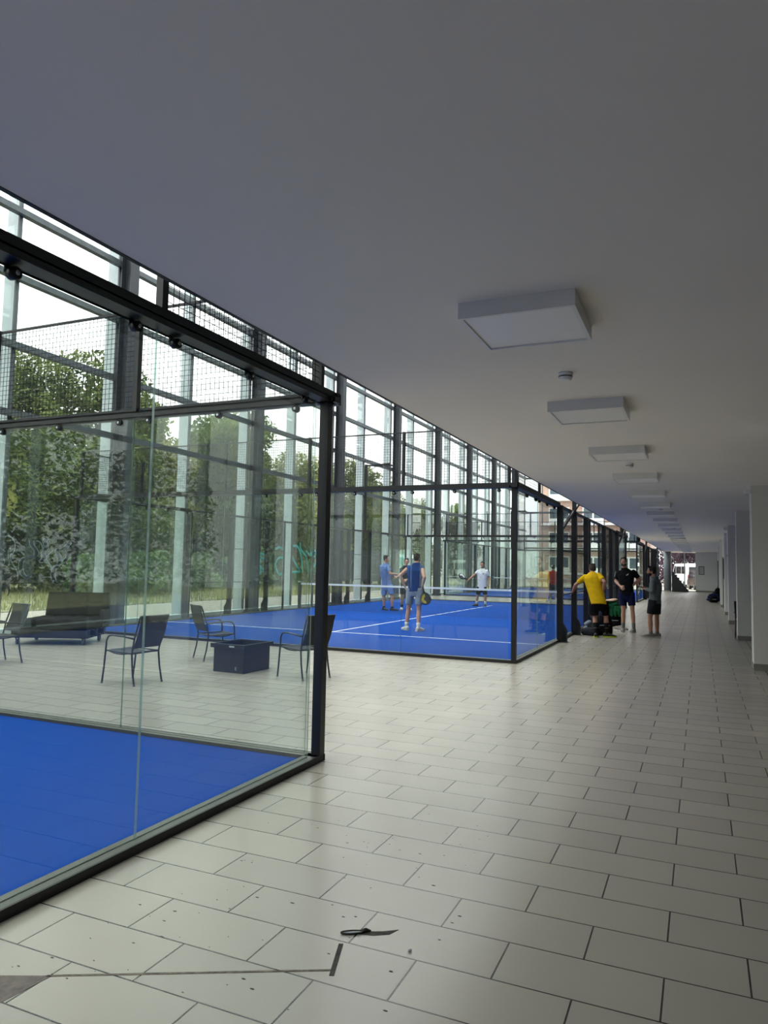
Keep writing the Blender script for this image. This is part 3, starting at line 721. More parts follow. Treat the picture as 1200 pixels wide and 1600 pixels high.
PPL = {"yellow": {"head": [-2.386, 18.03, 1.603], "neck": [-2.39, 17.97, 1.515], "shL": [-2.571, 17.9, 1.408], "shR": [-2.198, 17.95, 1.462], "elL": [-2.771, 17.95, 1.217], "haL": [-2.869, 18.1, 1.025], "elR": [-2.069, 17.73, 1.309], "haR": [-2.114, 17.85, 1.091], "chest": [-2.358, 17.9, 1.287], "pel": [-2.225, 17.8, 0.839], "hiL": [-2.338, 17.82, 0.8], "hiR": [-2.099, 17.85, 0.808], "knL": [-2.313, 17.88, 0.47], "anL": [-2.275, 17.75, 0.097], "toL": [-2.306, 17.99, -0.01], "knR": [-2.071, 17.97, 0.487], "anR": [-2.048, 17.95, 0.083], "toR": [-1.897, 17.97, 0.015]},
"black": {"head": [-1.828, 19.72, 1.803], "neck": [-1.81, 19.75, 1.644], "shL": [-1.959, 19.75, 1.521], "shR": [-1.555, 19.75, 1.55], "elL": [-2.037, 19.87, 1.306], "haL": [-1.896, 19.65, 1.171], "elR": [-1.435, 19.82, 1.354], "haR": [-1.665, 19.68, 1.165], "chest": [-1.769, 19.75, 1.376], "pel": [-1.759, 19.75, 1.005], "hiL": [-1.854, 19.75, 0.977], "hiR": [-1.66, 19.75, 0.983], "knL": [-1.837, 19.72, 0.558], "anL": [-1.849, 19.78, 0.086], "toL": [-1.86, 19.57, 0.027], "knR": [-1.613, 19.72, 0.568], "anR": [-1.59, 19.78, 0.094], "toR": [-1.643, 19.57, 0.002]},
"grey": {"head": [-1.085, 18.6, 1.577], "neck": [-1.027, 18.6, 1.452], "shL": [-1.05, 18.42, 1.327], "shR": [-0.95, 18.78, 1.348], "elL": [-1.059, 18.36, 1.112], "haL": [-1.209, 18.58, 1.147], "elR": [-1.032, 18.84, 1.1], "haR": [-1.288, 18.72, 1.177], "chest": [-0.986, 18.6, 1.223], "pel": [-1.01, 18.6, 0.878], "hiL": [-1.048, 18.51, 0.857], "hiR": [-0.971, 18.69, 0.853], "knL": [-1.115, 18.5, 0.489], "anL": [-1.103, 18.5, 0.126], "toL": [-1.279, 18.48, 0.009], "knR": [-0.974, 18.68, 0.474], "anR": [-0.971, 18.7, 0.106], "toR": [-1.043, 18.7, 0.034]},
"blue": {"head": [-6.38, 16.63, 1.788], "neck": [-6.378, 16.6, 1.671], "shL": [-6.635, 16.6, 1.549], "shR": [-6.2, 16.6, 1.558], "elL": [-6.777, 16.5, 1.354], "haL": [-6.675, 16.58, 1.094], "elR": [-6.13, 16.48, 1.328], "haR": [-6.222, 16.58, 1.094], "chest": [-6.417, 16.6, 1.389], "pel": [-6.411, 16.6, 1.047], "hiL": [-6.529, 16.6, 1.016], "hiR": [-6.286, 16.6, 1.024], "knL": [-6.588, 16.63, 0.534], "anL": [-6.625, 16.6, 0.179], "toL": [-6.76, 16.72, 0.041], "knR": [-6.307, 16.6, 0.534], "anR": [-6.273, 16.5, 0.122], "toR": [-6.237, 16.65, -0.015]},
"lightblue": {"head": [-10.145, 23.4, 1.826], "neck": [-10.163, 23.4, 1.658], "shL": [-10.388, 23.5, 1.546], "shR": [-10.0, 23.25, 1.562], "elR": [-9.907, 23.22, 1.31], "haR": [-9.717, 23.45, 1.28], "elL": [-10.34, 23.6, 1.269], "haL": [-10.036, 23.65, 1.256], "chest": [-10.166, 23.4, 1.294], "pel": [-10.105, 23.4, 0.923], "hiL": [-10.201, 23.4, 0.881], "hiR": [-9.997, 23.4, 0.886], "knL": [-10.231, 23.45, 0.466], "anL": [-10.222, 23.45, 0.035], "toL": [-10.108, 23.38, -0.054], "knR": [-9.891, 23.37, 0.5], "anR": [-9.859, 23.35, 0.065], "toR": [-9.716, 23.38, -0.013]},
"dark": {"head": [-9.607, 24.0, 1.733], "neck": [-9.648, 24.0, 1.593], "shL": [-9.788, 23.9, 1.47], "shR": [-9.554, 24.15, 1.475], "elL": [-9.712, 23.75, 1.234], "haL": [-9.84, 23.7, 1.201], "elR": [-9.487, 24.1, 1.207], "haR": [-9.556, 23.9, 1.108], "chest": [-9.642, 24.0, 1.284], "pel": [-9.635, 24.0, 0.906], "hiL": [-9.731, 24.0, 0.863], "hiR": [-9.538, 24.0, 0.869], "knL": [-9.736, 23.95, 0.467], "anL": [-9.782, 24.0, 0.107], "toL": [-9.719, 23.85, 0.008], "knR": [-9.499, 24.0, 0.474], "anR": [-9.479, 24.05, 0.097], "toR": [-9.387, 23.9, 0.01]},
"white": {"head": [-8.103, 28.5, 1.695], "neck": [-8.101, 28.5, 1.54], "shL": [-8.297, 28.5, 1.424], "shR": [-7.887, 28.5, 1.432], "elL": [-8.397, 28.42, 1.284], "haL": [-8.59, 28.35, 1.115], "elR": [-7.825, 28.56, 1.176], "haR": [-7.841, 28.45, 0.842], "chest": [-8.089, 28.5, 1.204], "pel": [-8.103, 28.5, 0.791], "hiL": [-8.21, 28.5, 0.753], "hiR": [-7.996, 28.5, 0.76], "knL": [-8.278, 28.47, 0.425], "anL": [-8.337, 28.5, 0.078], "toL": [-8.407, 28.35, -0.047], "knR": [-7.963, 28.47, 0.436], "anR": [-7.969, 28.5, 0.084], "toR": [-7.924, 28.3, -0.05]}}
SKY, EXPO = 3.6, 0.77
# ------------------------------------------------------------------ people
def frus(m, a, ra, b, rb, seg=12, mid=None):
    if mid: m.tube([a, Vector(a).lerp(Vector(b), mid[0]), b], [ra, mid[1], rb], seg)
    else: m.tube([a, b], [ra, rb], seg)
def ring(c, lat, fwd, w, d, n=18, pw=.85):
    out = []
    for k in range(n):
        t = 2*PI*k/n; cs, sn = math.cos(t), math.sin(t)
        out.append(c+lat*w*math.copysign(abs(cs)**pw, cs)+fwd*d*math.copysign(abs(sn)**pw, sn))
    return out
def hand(m, w, el, n, curl=.5, side=1):
    d = (w-el).normalized(); n = (n-d*n.dot(d)).normalized(); lat = d.cross(n).normalized()*side
    R = Matrix((lat, n, d)).transposed()
    m.tube([w-d*.03, w+d*.02], [.027, .028], 10)
    m.ell(w+d*.05, (.041, .018, .052), 12, 8, 0, R)
    for i, (o, ln) in enumerate(((-.033, .066), (-.011, .078), (.012, .073), (.034, .056))):
        p = w+d*.088+lat*o; a = curl*.5; pts = [p-d*.02, p]
        for sgm in (.42, .33, .25):
            a += curl*.55
            p = p+(d*math.cos(a)+n*math.sin(a)+lat*o*2.2)*ln*sgm; pts.append(p)
        m.tube(pts, [.0105, .0105, .010, .0092, .008], 8)
    p = w+d*.025-lat*.03
    m.tube([p, p-lat*.028+d*.022+n*.01, p-lat*.036+d*.05+n*.022, p-lat*.03+d*.072+n*.03], [.014, .013, .0115, .009], 8)
def shoe(name, an, to, parent, up_m, sole_m):
    f = Vector((to.x-an.x, to.y-an.y, 0)); f = f.normalized() if f.length > .01 else Vector((0, -1, 0))
    r = Vector((f.y, -f.x, 0)); z0 = an.z-.095
    o = Vector((an.x, an.y, z0))-f*.075
    prof = ((-.012, .028, .08), (.02, .040, .105), (.08, .045, .112), (.13, .048, .094), (.19, .053, .074), (.245, .051, .06), (.282, .04, .05), (.302, .018, .036))
    rings = []
    for s, w, h in prof:
        rings.append([o+f*s+r*w*a+Vector((0, 0, z)) for a, z in ((-1, .018), (-1.02, .018+(h-.018)*.4), (-.8, .018+(h-.018)*.8), (-.3, h), (.3, h), (.8, .018+(h-.018)*.8), (1.02, .018+(h-.018)*.4), (1, .018))])
    u = MB().loft(rings).build(name, up_m, parent)
    rings = [[o+f*s+r*w*1.08*a+Vector((0, 0, z)) for a, z in ((-1, 0), (-1.03, .024), (1.03, .024), (1, 0))] for s, w, h in prof]
    MB().loft(rings, smooth=False).build('sole', sole_m, u)
    lc = MB()
    for s in (.115, .14, .165): lc.bar(o+f*s-r*.022+Vector((0, 0, .094-(s-.115)*.5)), o+f*s+r*.022+Vector((0, 0, .094-(s-.115)*.5)), .008, .004)
    lc.build('laces', M['sockw'], u)
def person(label, J, fdir, skin='skin', hair='hairb', shirt='blackc', sleeve='short', shorts='blackc', sock=('sockw', .15), shoes=('shoew', 'white'), beard=False, gz=0.0, curl=.6, hem=.8, collar=None, nods=0, palms=None, stripes=None, marks=()):
    J = {k: Vector(v) for k, v in J.items()}
    root = thing('person', label, 'person', (J['pel'].x, J['pel'].y, gz))
    off = Vector((J['pel'].x, J['pel'].y, gz)); J = {k: v-off for k, v in J.items()}
    for s in 'LR':
        J['an'+s].z = .098; J['to'+s].z = .03
    fwd0 = Vector((fdir[0], fdir[1], 0)).normalized(); U = Vector((0, 0, 1))
    def sidev(v):  # make lateral vectors keep one sense
        v = v.normalized(); return v
    latP = sidev(J['hiR']-J['hiL']); latS = sidev(J['shR']-J['shL'])
    spine = (J['neck']-J['pel']).normalized()
    def fw(lat): 
        f = spine.cross(lat).normalized(); return f
    mid = J['chest']; shc = (J['shL']+J['shR'])/2
    shw = (J['shR']-J['shL']).length/2
    latM = (latP+latS).normalized()
    def torso(g):
        p0 = J['pel']-spine*.075
        lw = latM
        return [ring(p0, latP, fw(latP), .168+g, .112+g), ring(J['pel']+spine*.03, latP, fw(latP), .166+g, .110+g),
                ring(J['pel'].lerp(mid, .42), lw, fw(lw), .163+g, .110+g), ring(J['pel'].lerp(mid, .85), lw, fw(lw), max(.172, shw*.88)+g, .118+g),
                ring(mid.lerp(shc, .6), latS, fw(latS), max(.182, shw*.98)+g, .114+g), ring(shc.lerp(J['neck'], -.02), latS, fw(latS), max(.165, shw*.9)+g, .086+g),
                ring(shc.lerp(J['neck'], .45)+spine*.01, latS, fw(latS), .115+g*.6, .072+g*.6), ring(J['neck']+spine*.012, latS, fw(latS), .068+g*.35, .064+g*.35)]
    # head frame
    f = (fwd0+U*nods).normalized(); r = f.cross(U).normalized(); u = r.cross(f).normalized()
    R = Matrix((r, f, u)).transposed(); c = J['head']
    b = MB()
    b.loft(torso(-.012))
    b.tube([J['neck']-spine*.05, J['neck']+(c-J['neck'])*.25, c-u*.045-f*.018], [.062, .056, .054], 14)
    b.ell(c+u*.018-f*.005, (.074, .094, .100), 18, 12, 0, R)
    b.ell(c-u*.052+f*.028, (.056, .064, .062), 16, 10, 0, R)
    b.ell(c-u*.098+f*.062, (.026, .024, .018), 10, 7, 0, R)
    b.ell(c+f*.095-u*.022, (.013, .021, .016), 10, 7, 0, R); b.tube([c+f*.083+u*.018, c+f*.104-u*.018], [.008, .012], 8)
    b.ell(c+f*.08+u*.03, (.05, .018, .012), 12, 6, 0, R)
    b.ell(c+f*.084-u*.062, (.026, .012, .012), 10, 6, 0, R)
    for s in (-1, 1):
        b.ell(c+r*s*.076-u*.012-f*.01, (.009, .02, .033), 10, 7, 0, R); b.ell(c+r*s*.042+f*.066-u*.025, (.02, .02, .022), 8, 6, 0, R)
    for s in 'LR':
        sh, el, ha = J['sh'+s], J['el'+s], J['ha'+s]
        sh = sh.lerp(shc, .2); b.ell(sh, (.05, .05, .05), 12, 8)
        frus(b, sh, .05, el, .041, 12, (.4, .052)); b.ell(el, (.041, .041, .041), 10, 7)
        frus(b, el, .042, ha, .028, 12, (.3, .045))
        n = palms[s] if palms and s in palms else (J['pel']+U*.1-ha)
        hand(b, ha, el, Vector(n), curl, 1 if s == 'R' else -1)
        hi, kn, an = J['hi'+s], J['kn'+s], J['an'+s]
        frus(b, hi, .088, kn, .054, 14, (.35, .084)); b.ell(kn, (.055, .055, .056), 12, 8)
        frus(b, kn, .05, an, .036, 14, (.34, .058)); b.ell(an-U*.03, (.04, .04, .05), 10, 7)
    body = soft('body', b, M[skin], root, .0062, 2, .4)
    for s in (-1, 1):
        MB().ell(c+r*s*.031+f*.083-u*.004, (.011, .007, .007), 8, 6, 0, R).build('eye', M['eye'], body)
    # hair
    h = MB(); h.ell(c+u*.034-f*.016, (.081, .095, .095), 18, 12, 0, R); h.ell(c-f*.05-u*.008, (.072, .052, .07), 14, 9, 0, R)
    for s in (-1, 1): h.ell(c+r*s*.068-f*.012+u*.02, (.015, .045, .05), 10, 7, 0, R)
    for k in range(9): h.ell(c+u*(.118-.012*(k % 3))+f*(.055-.017*k)+r*(.02*((k*7) % 5-2)), (.034, .03, .018), 8, 6, 0, R)
    soft('hair', h, M[hair], root, .0075, 2)
    if beard:
        h = MB(); h.ell(c-u*.062+f*.027, (.061, .068, .05), 14, 9, 0, R); h.ell(c-u*.1+f*.06, (.033, .031, .024), 10, 7, 0, R)
        soft('beard', h, M[hair], root, .0075, 2)
    # shirt
    t = MB(); t.loft(torso(.014))
    for s in 'LR':
        sh, el, ha = J['sh'+s], J['el'+s], J['ha'+s]
        if sleeve == 'none': t.ell(sh-(sh-shc)*.2, (.066, .066, .068), 12, 8); continue
        sh = sh.lerp(shc, .14); t.ell(sh, (.067, .067, .067), 12, 8)
        if sleeve == 'short': frus(t, sh, .066, sh.lerp(el, .7), .064)
        else:
            frus(t, sh, .066, el, .054, 12, (.4, .064)); t.ell(el, (.055, .055, .055), 10, 7); frus(t, el, .054, ha.lerp(el, .06), .036, 12, (.35, .054))
    sh_o = soft('shirt', t, M[shirt], root, .0095, 3, .45)
    if collar:
        q = J['neck']+spine*.012
        MB().tube([q+v*1.0 for v in [latS*.072*math.cos(i*PI/9)+fw(latS)*.07*math.sin(i*PI/9) for i in range(19)]], .009, 6, cap=False).build('collar', M[collar], sh_o)
    if stripes:
        m = MB()
        for s in 'LR':
            sh, el = J['sh'+s], J['el'+s]
            o = (latS*(1 if s == 'R' else -1)+U*.55).normalized()
            for k in (-1, 0, 1): m.bar(sh+o*.072+fwd0*k*.022, sh.lerp(el, .6)+o*.064+fwd0*k*.022, .009, .006)
        m.build('shoulder_stripes', M[stripes], sh_o)
    # shorts
    hw = (J['hiR']-J['hiL']).length/2; p = MB()
    p.loft([ring(J['pel']+spine*.10, latP, fw(latP), .158, .108), ring(J['pel']+spine*.02, latP, fw(latP), .176, .120), ring(J['pel']-U*.07, latP, fw(latP), .18, .124), ring((J['hiL']+J['hiR'])/2-U*.13, latP, fw(latP), hw+.07, .105), ring((J['hiL']+J['hiR'])/2-U*.175, latP, fw(latP), hw+.05, .085)])
    for s in 'LR':
        hi, kn = J['hi'+s], J['kn'+s]
        frus(p, hi+U*.03, .108, hi.lerp(kn, hem), .092, 16, (.45, .102))
    so_ = soft('shorts', p, M[shorts], root, .0105, 2, .4)
    # small printed emblems sitting on the cloth
    from mathutils.bvhtree import BVHTree
    for part, q, mm, sz in marks:
        ob = sh_o if part == 'shirt' else so_
        bv_ = BVHTree.FromPolygons([v.co for v in ob.data.vertices], [list(f_.vertices) for f_ in ob.data.polygons])
        fw0 = fw(latM) if fw(latM).dot(fwd0) > 0 else -fw(latM)
        lt = latM; q = Vector(q)
        base = (J['chest'] if part == 'shirt' else (J['kn'+('R' if q.x > 0 else 'L')]+J['hi'+('R' if q.x > 0 else 'L')])/2)
        m = MB()
        for k in range(3):
            o = base+lt*(q.x+(k-1)*sz*.42)+U*(q.z+k*sz*.16)
            hit = bv_.ray_cast(o+fw0*.6, -fw0, 1.0)
            if hit[0] is None: continue
            h0 = hit[0]+fw0*.004
            m.bar(h0-U*sz*.3-lt*sz*.12, h0+U*sz*(.15+.2*k)+lt*sz*.12, sz*.3, .006, up=tuple(fw0))
        m.build('emblem', M[mm], ob)
    for s in 'LR':
        an, kn, to = J['an'+s], J['kn'+s], J['to'+s]
        MB().tube([an-U*.04, an, an.lerp(kn, sock[1]*.5/.42), an.lerp(kn, sock[1]/.42)], [.042, .041, .046, .048+.02*min(1, sock[1]*3)], 14).build('sock', M[sock[0]], root)
        shoe('shoe', an, to, root, M[shoes[0]], M[shoes[1]])
    return root, {k: v+off for k, v in J.items()}
T = .022
Pb, Jb = person('man in a yellow shirt and black shorts bending over the bags by the court', PPL['yellow'], (-.35, 1), 'skin2', 'hairb', 'yellow', 'short', 'blackc', ('blackc', .26), ('shoek', 'neon'), nods=-.35, hem=.86)
person('bearded man in black shirt and navy shorts, hands on hips, facing the camera', PPL['black'], (.12, -1), 'skin', 'hairb', 'blackc', 'short', 'navy', ('sockg', .13), ('shoeg', 'shoew'), beard=True, hem=.72, stripes='sockw', marks=(('shirt', (.04, 0, .09), 'sockw', .045), ('shorts', (.02, 0, -.1), 'sockw', .035)))
Pg, Jg = person('man in grey long sleeved top and charcoal shorts in profile, rightmost of the corridor group', PPL['grey'], (-1, -.05), 'skin2', 'hairk', 'greyc', 'long', 'charcoal', ('sockg', .05), ('shoeg', 'shoew'), beard=True, hem=.8, palms={'L': (0, .2, 1), 'R': (0, -.2, 1)}, marks=(('shorts', (-.03, 0, -.08), 'sockw', .035),))
Pu, Ju = person('man in a blue sleeveless shirt and grey shorts seen from behind on the court', PPL['blue'], (.35, 1), 'skin', 'hairb', 'bluec', 'none', 'greyshort', ('sockw', .1), ('shoew', 'shoew'), gz=T, hem=.76)
person('man in light blue shirt and shorts with an arm held out, by the net', PPL['lightblue'], (1, .25), 'skin2', 'hairk', 'lblue', 'short', 'lblueshort', ('blackc', .05), ('shoek', 'shoek'), gz=T, hem=.78, palms={'R': (0, 0, -1), 'L': (0, 0, -1)})
person('man in dark shirt and shorts with white shoes, half hidden behind the blue shirt', PPL['dark'], (.2, -.5), 'skin', 'hairk', 'blackc', 'short', 'charcoal', ('blackc', .12), ('shoew', 'shoew'), gz=T, hem=.72)
Pw, Jw = person('man in a white shirt with black collar beyond the net, holding out a racket', PPL['white'], (.1, -1), 'skin2', 'hairk', 'whitec', 'short', 'blackc', ('sockw', .15), ('shoek', 'shoek'), gz=T, hem=.8, collar='blackc', stripes='blackc', marks=(('shirt', (.06, 0, .12), 'charcoal', .05),))
def standing(x, y, a, h):
    k = h/1.78; f = Vector((math.cos(a), math.sin(a), 0)); r = Vector((f.y, -f.x, 0)); o = Vector((x, y, 0)); U = Vector((0, 0, 1))
    d = dict(head=(0, .02, 1.66), neck=(0, 0, 1.51), chest=(0, 0, 1.22), pel=(0, 0, .93))
    for s, q in (('L', -1), ('R', 1)):
        d.update({'sh'+s: (q*.19, 0, 1.42), 'el'+s: (q*.25, -.02, 1.14), 'ha'+s: (q*.24, .1, .9), 'hi'+s: (q*.09, 0, .9), 'kn'+s: (q*.11, .03, .5), 'an'+s: (q*.13, 0, .1), 'to'+s: (q*.15, .2, .03)})
    return {n: list(o+(r*v[0]+f*v[1]+U*v[2])*k) for n, v in d.items()}
person('man in a red shirt and white cap beyond the middle court, seen through the glass', standing(-6.3, 34.2, 1.9, 1.76), (-.3, 1), 'skin2', 'hairk', 'red', 'short', 'charcoal', ('sockw', .12), ('shoew', 'shoew'))
cp = MB(); hc = standing(-6.3, 34.2, 1.9, 1.76)['head']
cp.ell((hc[0], hc[1], hc[2]+.055), (.088, .1, .075), 16, 9); cp.rbox((hc[0]-.04, hc[1]+.12, hc[2]+.05), (.14, .1, .012), .005)
tag(cp.build('baseball_cap', M['whitec']), 'white cap on the head of the man in the red shirt', 'cap')
person('person in a purple shirt far off on the farthest court', standing(-4.6, 43.0, 1.2, 1.55), (.3, 1), 'skin', 'hairk', 'bagblue', 'short', 'charcoal', ('sockw', .12), ('shoew', 'shoew'), gz=T)

def racket(label, base, d, n, scale=1.0, tint='rackety'):
    d = Vector(d).normalized(); n = Vector(n); n = (n-d*n.dot(d)).normalized(); l = d.cross(n)
    t = thing('padel_racket', label, 'racket', base)
    out = []
    for i in range(28):
        a = 2*PI*i/28; out.append(d*(.30+.13*math.cos(a)-(.02 if math.cos(a) < -.5 else 0))+l*.125*math.sin(a)*(1-.18*max(0, -math.cos(a))))
    m = MB(); m.loft([[p*1-n*.018 for p in out], [p-n*.02+(d*.3-p)*.06 for p in out]][::-1]+[[p+n*.018 for p in out], [p+n*.02+(d*.3-p)*.06 for p in out]], smooth=False)
    m.build('face', M['racket'], t)
    MB().tube([p for p in out]+[out[0]], .014, 8, cap=False).build('rim', M['blackc'], t)
    for s in (-1, 1): MB().loft([[d*.3+(p-d*.3)*k+n*s*z for p in out[:15]] for k, z in ((.35, .021), (.35, .0225), (.8, .0225), (.8, .021))], smooth=False, cap=False).build('face_stripe', M[tint], t)
    MB().tube([Vector((0, 0, 0))-d*.05, d*.13], [.017, .016], 10).bar(d*.12, d*.19+l*.05, .02, .03).bar(d*.12, d*.19-l*.05, .02, .03).build('handle', M['blackc'], t)
    MB().tube([-d*.05, -d*.065], .021, 10).build('butt_cap', M['blackc'], t)
    return t
racket('black and yellow padel racket hanging from the hand of the man in blue', (Ju['haR'].x+.035, Ju['haR'].y-.03, Ju['haR'].z-.0), (.22, .05, -1), (.5, -1, 0))
w = Jw['haL']; dd = (Jw['haL']-Jw['elL']).normalized()
racket('dark padel racket held out by the man in the white shirt', (w.x+dd.x*.09, w.y+dd.y*.09, w.z+dd.z*.09), (-.75, -.5, .5), (.5, -.6, .7), tint='whitec')
w = Jw['haR']+(Jw['haR']-Jw['elR']).normalized()*.1
tag(MB().ell((0, 0, 0), (.033, .033, .033), 14, 10).build('tennis_ball', M['ball'], None, (w.x, w.y-.035, w.z)), 'yellow ball in the left hand of the man in white', 'ball')
w = Jg['haR']+(Jg['haR']-Jg['elR']).normalized()*.1
ph = thing('mobile_phone', 'dark mobile phone held by the man in the grey top', 'phone', (w.x, w.y, w.z+.03), .4); ph.rotation_euler = (.5, .3, .4)
MB().rbox((0, 0, 0), (.014, .075, .15), .006).build('case', M['blackc'], ph); MB().cbox((.0075, 0, 0), (.002, .066, .136)).build('screen', M['carglass'], ph)

# ------------------------------------------------------------------ bags on the floor
def bag(name, label, cat, loc, rz, d, m, group=None, pockets=True, straps=True):
    t = thing(name, label, cat, loc, rz, group); x, y, z = d
    b = MB(); b.ell((0, 0, z*.5), (x*.5, y*.48, z*.5), 16, 10); b.rbox((0, 0, z*.36), (x*.92, y*.86, z*.7), .05)
    b.ell((x*.12, 0, z*.78), (x*.34, y*.4, z*.22), 12, 8); b.ell((-x*.2, y*.05, z*.2), (x*.36, y*.46, z*.2), 12, 8)
    soft('bag_body', b, m, t, .014, 4, .5)
    if pockets:
        b = MB(); b.ell((0, -y*.46, z*.33), (x*.32, y*.14, z*.24), 12, 8); b.rbox((0, -y*.44, z*.3), (x*.56, y*.2, z*.36), .03)
        soft('front_pocket', b, m, t, .012, 4); MB().bar((-x*.25, -y*.56, z*.48), (x*.25, -y*.56, z*.48), .008, .012).build('zip', M['mark'], t)
    if straps:
        for s in (-1, 1): MB().tube([(s*x*.22, y*.35, z*.9), (s*x*.26, y*.58, z*.75), (s*x*.28, y*.62, z*.4), (s*x*.24, y*.45, z*.08)], .014, 8).build('strap', M['blackc'], t)
        MB().tube([(-.06, 0, z*.96), (-.05, 0, z*1.08), (.05, 0, z*1.08), (.06, 0, z*.96)], .011, 8).build('carry_handle', M['blackc'], t)
    return t
bag('backpack', 'black backpack standing behind the legs of the man in yellow', 'bag', (-2.2, 18.5, 0), .3, (.46, .34, .52), M['blackc'])
bag('sports_bag', 'black sports bag lying at the foot of the court post', 'bag', (-2.48, 18.22, 0), -.5, (.44, .28, .2), M['charcoal'], pockets=False)
t = MB(); 
for k in range(7): t.ell((.05*math.sin(k*2.1), .04*math.cos(k*1.7), .07+.035*k), (.11-.006*k, .09, .06), 12, 8)
g = thing('plastic_bag', 'crumpled grey bag between the court post and the black backpack', 'bag', (-2.55, 18.66, 0)); soft('bag_body', t, M['greyshort'], g, .012, 3)
bag('sports_bag', 'black sports bag under the green jacket by the court fence', 'bag', (-2.3, 21.6, 0), .2, (.5, .36, .36), M['blackc'], straps=False)
t = MB()
for k in range(11): t.ell((.13*math.sin(k*1.9), .1*math.cos(k*2.6), .06+.024*k), (.17-.008*k, .13, .07), 12, 8)
for k in range(5): t.tube([(-.2+.1*k, -.13, .2), (-.21+.1*k, -.17, .05), (-.2+.1*k, -.18, -.08)], [.05, .05, .035], 10)
g = thing('jacket', 'dark green jacket heaped on the black bag by the fence', 'jacket', (-2.3, 21.6, .36)); soft('jacket_cloth', t, M['green'], g, .012, 3)
t = MB()
for k in range(5): t.ell((-.05+.03*k, .02*k-.03, .02+.008*k), (.15-.012*k, .09, .028), 12, 8)
g = thing('towel', 'beige towel on top of the green jacket', 'towel', (-2.33, 21.56, .70)); soft('towel_cloth', t, M['beige'], g, .01, 3)
for i, (x, y, a) in enumerate(((-2.04, 20.2, -.6), (-1.98, 20.42, -.5))):
    t = thing('trainer', ['grey trainer on the floor left of the man in black, nearer of the pair', 'grey trainer on the floor left of the man in black, farther of the pair'][i], 'shoe', (x, y, 0), a, 'grey trainers on the floor')
    shoe('upper', Vector((0, 0, .095)), Vector((.2, 0, 0)), t, M['shoeg'], M['shoew'])
bag('backpack', 'black backpack leaning on the right wall far down the corridor', 'bag', (.86, 43.6, 0), -1.3, (.5, .4, .72), M['blackc'])
bag('sports_bag', 'blue and black bag on the floor in front of the far black backpack', 'bag', (.62, 42.9, 0), .4, (.6, .36, .42), M['bagblue'])
bag('sports_bag', 'low black bag on the floor nearest the camera at the far right wall', 'bag', (.62, 41.3, 0), .1, (.42, .34, .34), M['blackc'], straps=False)
tag(MB().tube([(.30, 43.2, .07), (.42, 43.15, .1), (.52, 43.1, .16)], [.05, .06, .04], 10).build('water_bottle', M['charcoal']), 'dark bottle lying by the blue bag far down the corridor', 'bottle')

# ------------------------------------------------------------------ outside
GZ = -.15
st(MB().box(-75, FX-.3, -30, 140, GZ-.3, GZ).box(FX-.3, 30, 62.5, 140, GZ-.3, GZ).build('ground', M['gravel']), 'pale gravel ground outside the glass facade', 'ground')
st(MB().box(-44, -20.5, -10, 75, GZ, GZ+.02).box(-44, -20.5, -30, -10, GZ, GZ+.02).build('lawn', M['lawn']), 'rough lawn strip outside the facade', 'lawn')
st(MB().box(-20.5, -14.4, -30, 9.5, GZ, GZ+.03).build('added_dark_ground', M['darkground']), 'unseen dark ground outside the facade beside the nearest court', 'ground')  # out of view, added so the court glass mirrors something dark
m = MB()
for i in range(9000):
    x = -20.3-random.random()**1.5*16; y = 10+random.random()*42; h = .12+random.random()*.3
    a = random.random()*PI; dx, dy = .02*math.cos(a), .02*math.sin(a); lx, ly = (random.random()-.5)*.2, (random.random()-.5)*.2
    m.add([(x-dx, y-dy, GZ), (x+dx, y+dy, GZ), (x+lx+dx*.3, y+ly+dy*.3, GZ+h)], [(0, 1, 2)])
tag(m.build('long_grass', M['grass']), 'long pale grass outside the glass facade', 'grass', None, 'stuff')
def crown(n, blobs, size, seed):
    rr = random.Random(seed); m = MB()
    tot = sum(b[1]**2 for b in blobs)
    for c, r in blobs:
        for i in range(int(n*r*r/tot)):
            while True:
                v = Vector((rr.uniform(-1, 1), rr.uniform(-1, 1), rr.uniform(-1, 1)))
                if .05 < v.length < 1: break
            v = v.normalized()*(r*(.55+.5*rr.random()**.6)); v.z *= .8
            p = Vector(c)+v; a = Vector((rr.uniform(-1, 1), rr.uniform(-1, 1), rr.uniform(-1, 1))).normalized(); b = a.orthogonal().normalized(); s = size*(.6+.8*rr.random())
            m.add([p-a*s, p+b*s*.45, p+a*s, p-b*s*.45], [(0, 1, 2, 3)])
    return m
def treeblobs(h, w, seed, n=22, z0=.22):
    rr = random.Random(seed); out = []
    for i in range(n):
        t = rr.random(); z = h*(z0+(.95-z0)*t); rad = w*(1-abs(t-.45)**1.6*1.3)*.75; a = rr.random()*2*PI; q = rad*rr.random()**.5
        out.append(((q*math.cos(a), q*math.sin(a), z), w*(.26+.22*rr.random())))
    return out
def trunk(h, w, seed):
    rr = random.Random(seed); m = MB(); m.tube([(0, 0, 0), (.1, 0, h*.3), (-.05, .1, h*.6), (0, 0, h*.85)], [.28, .22, .15, .05], 10)
    for k in range(8):
        a = k*2.4; z = h*(.25+.06*k); m.tube([(0, 0, z), (w*.3*math.cos(a), w*.3*math.sin(a), z+h*.1), (w*.6*math.cos(a), w*.6*math.sin(a), z+h*.16)], [.1, .06, .025], 6)
    return m
var = []
for k, (h, w, lm) in enumerate(((13, 4.6, 'leaf'), (11, 4.2, 'leafy'), (12, 4.0, 'leaf'))):
    var.append((crown(30000, treeblobs(h, w*1.06, 11+k, 44, .08), .155, k).mesh('crown', M[lm]), trunk(h, w, k).mesh('trunk', M['bark'])))
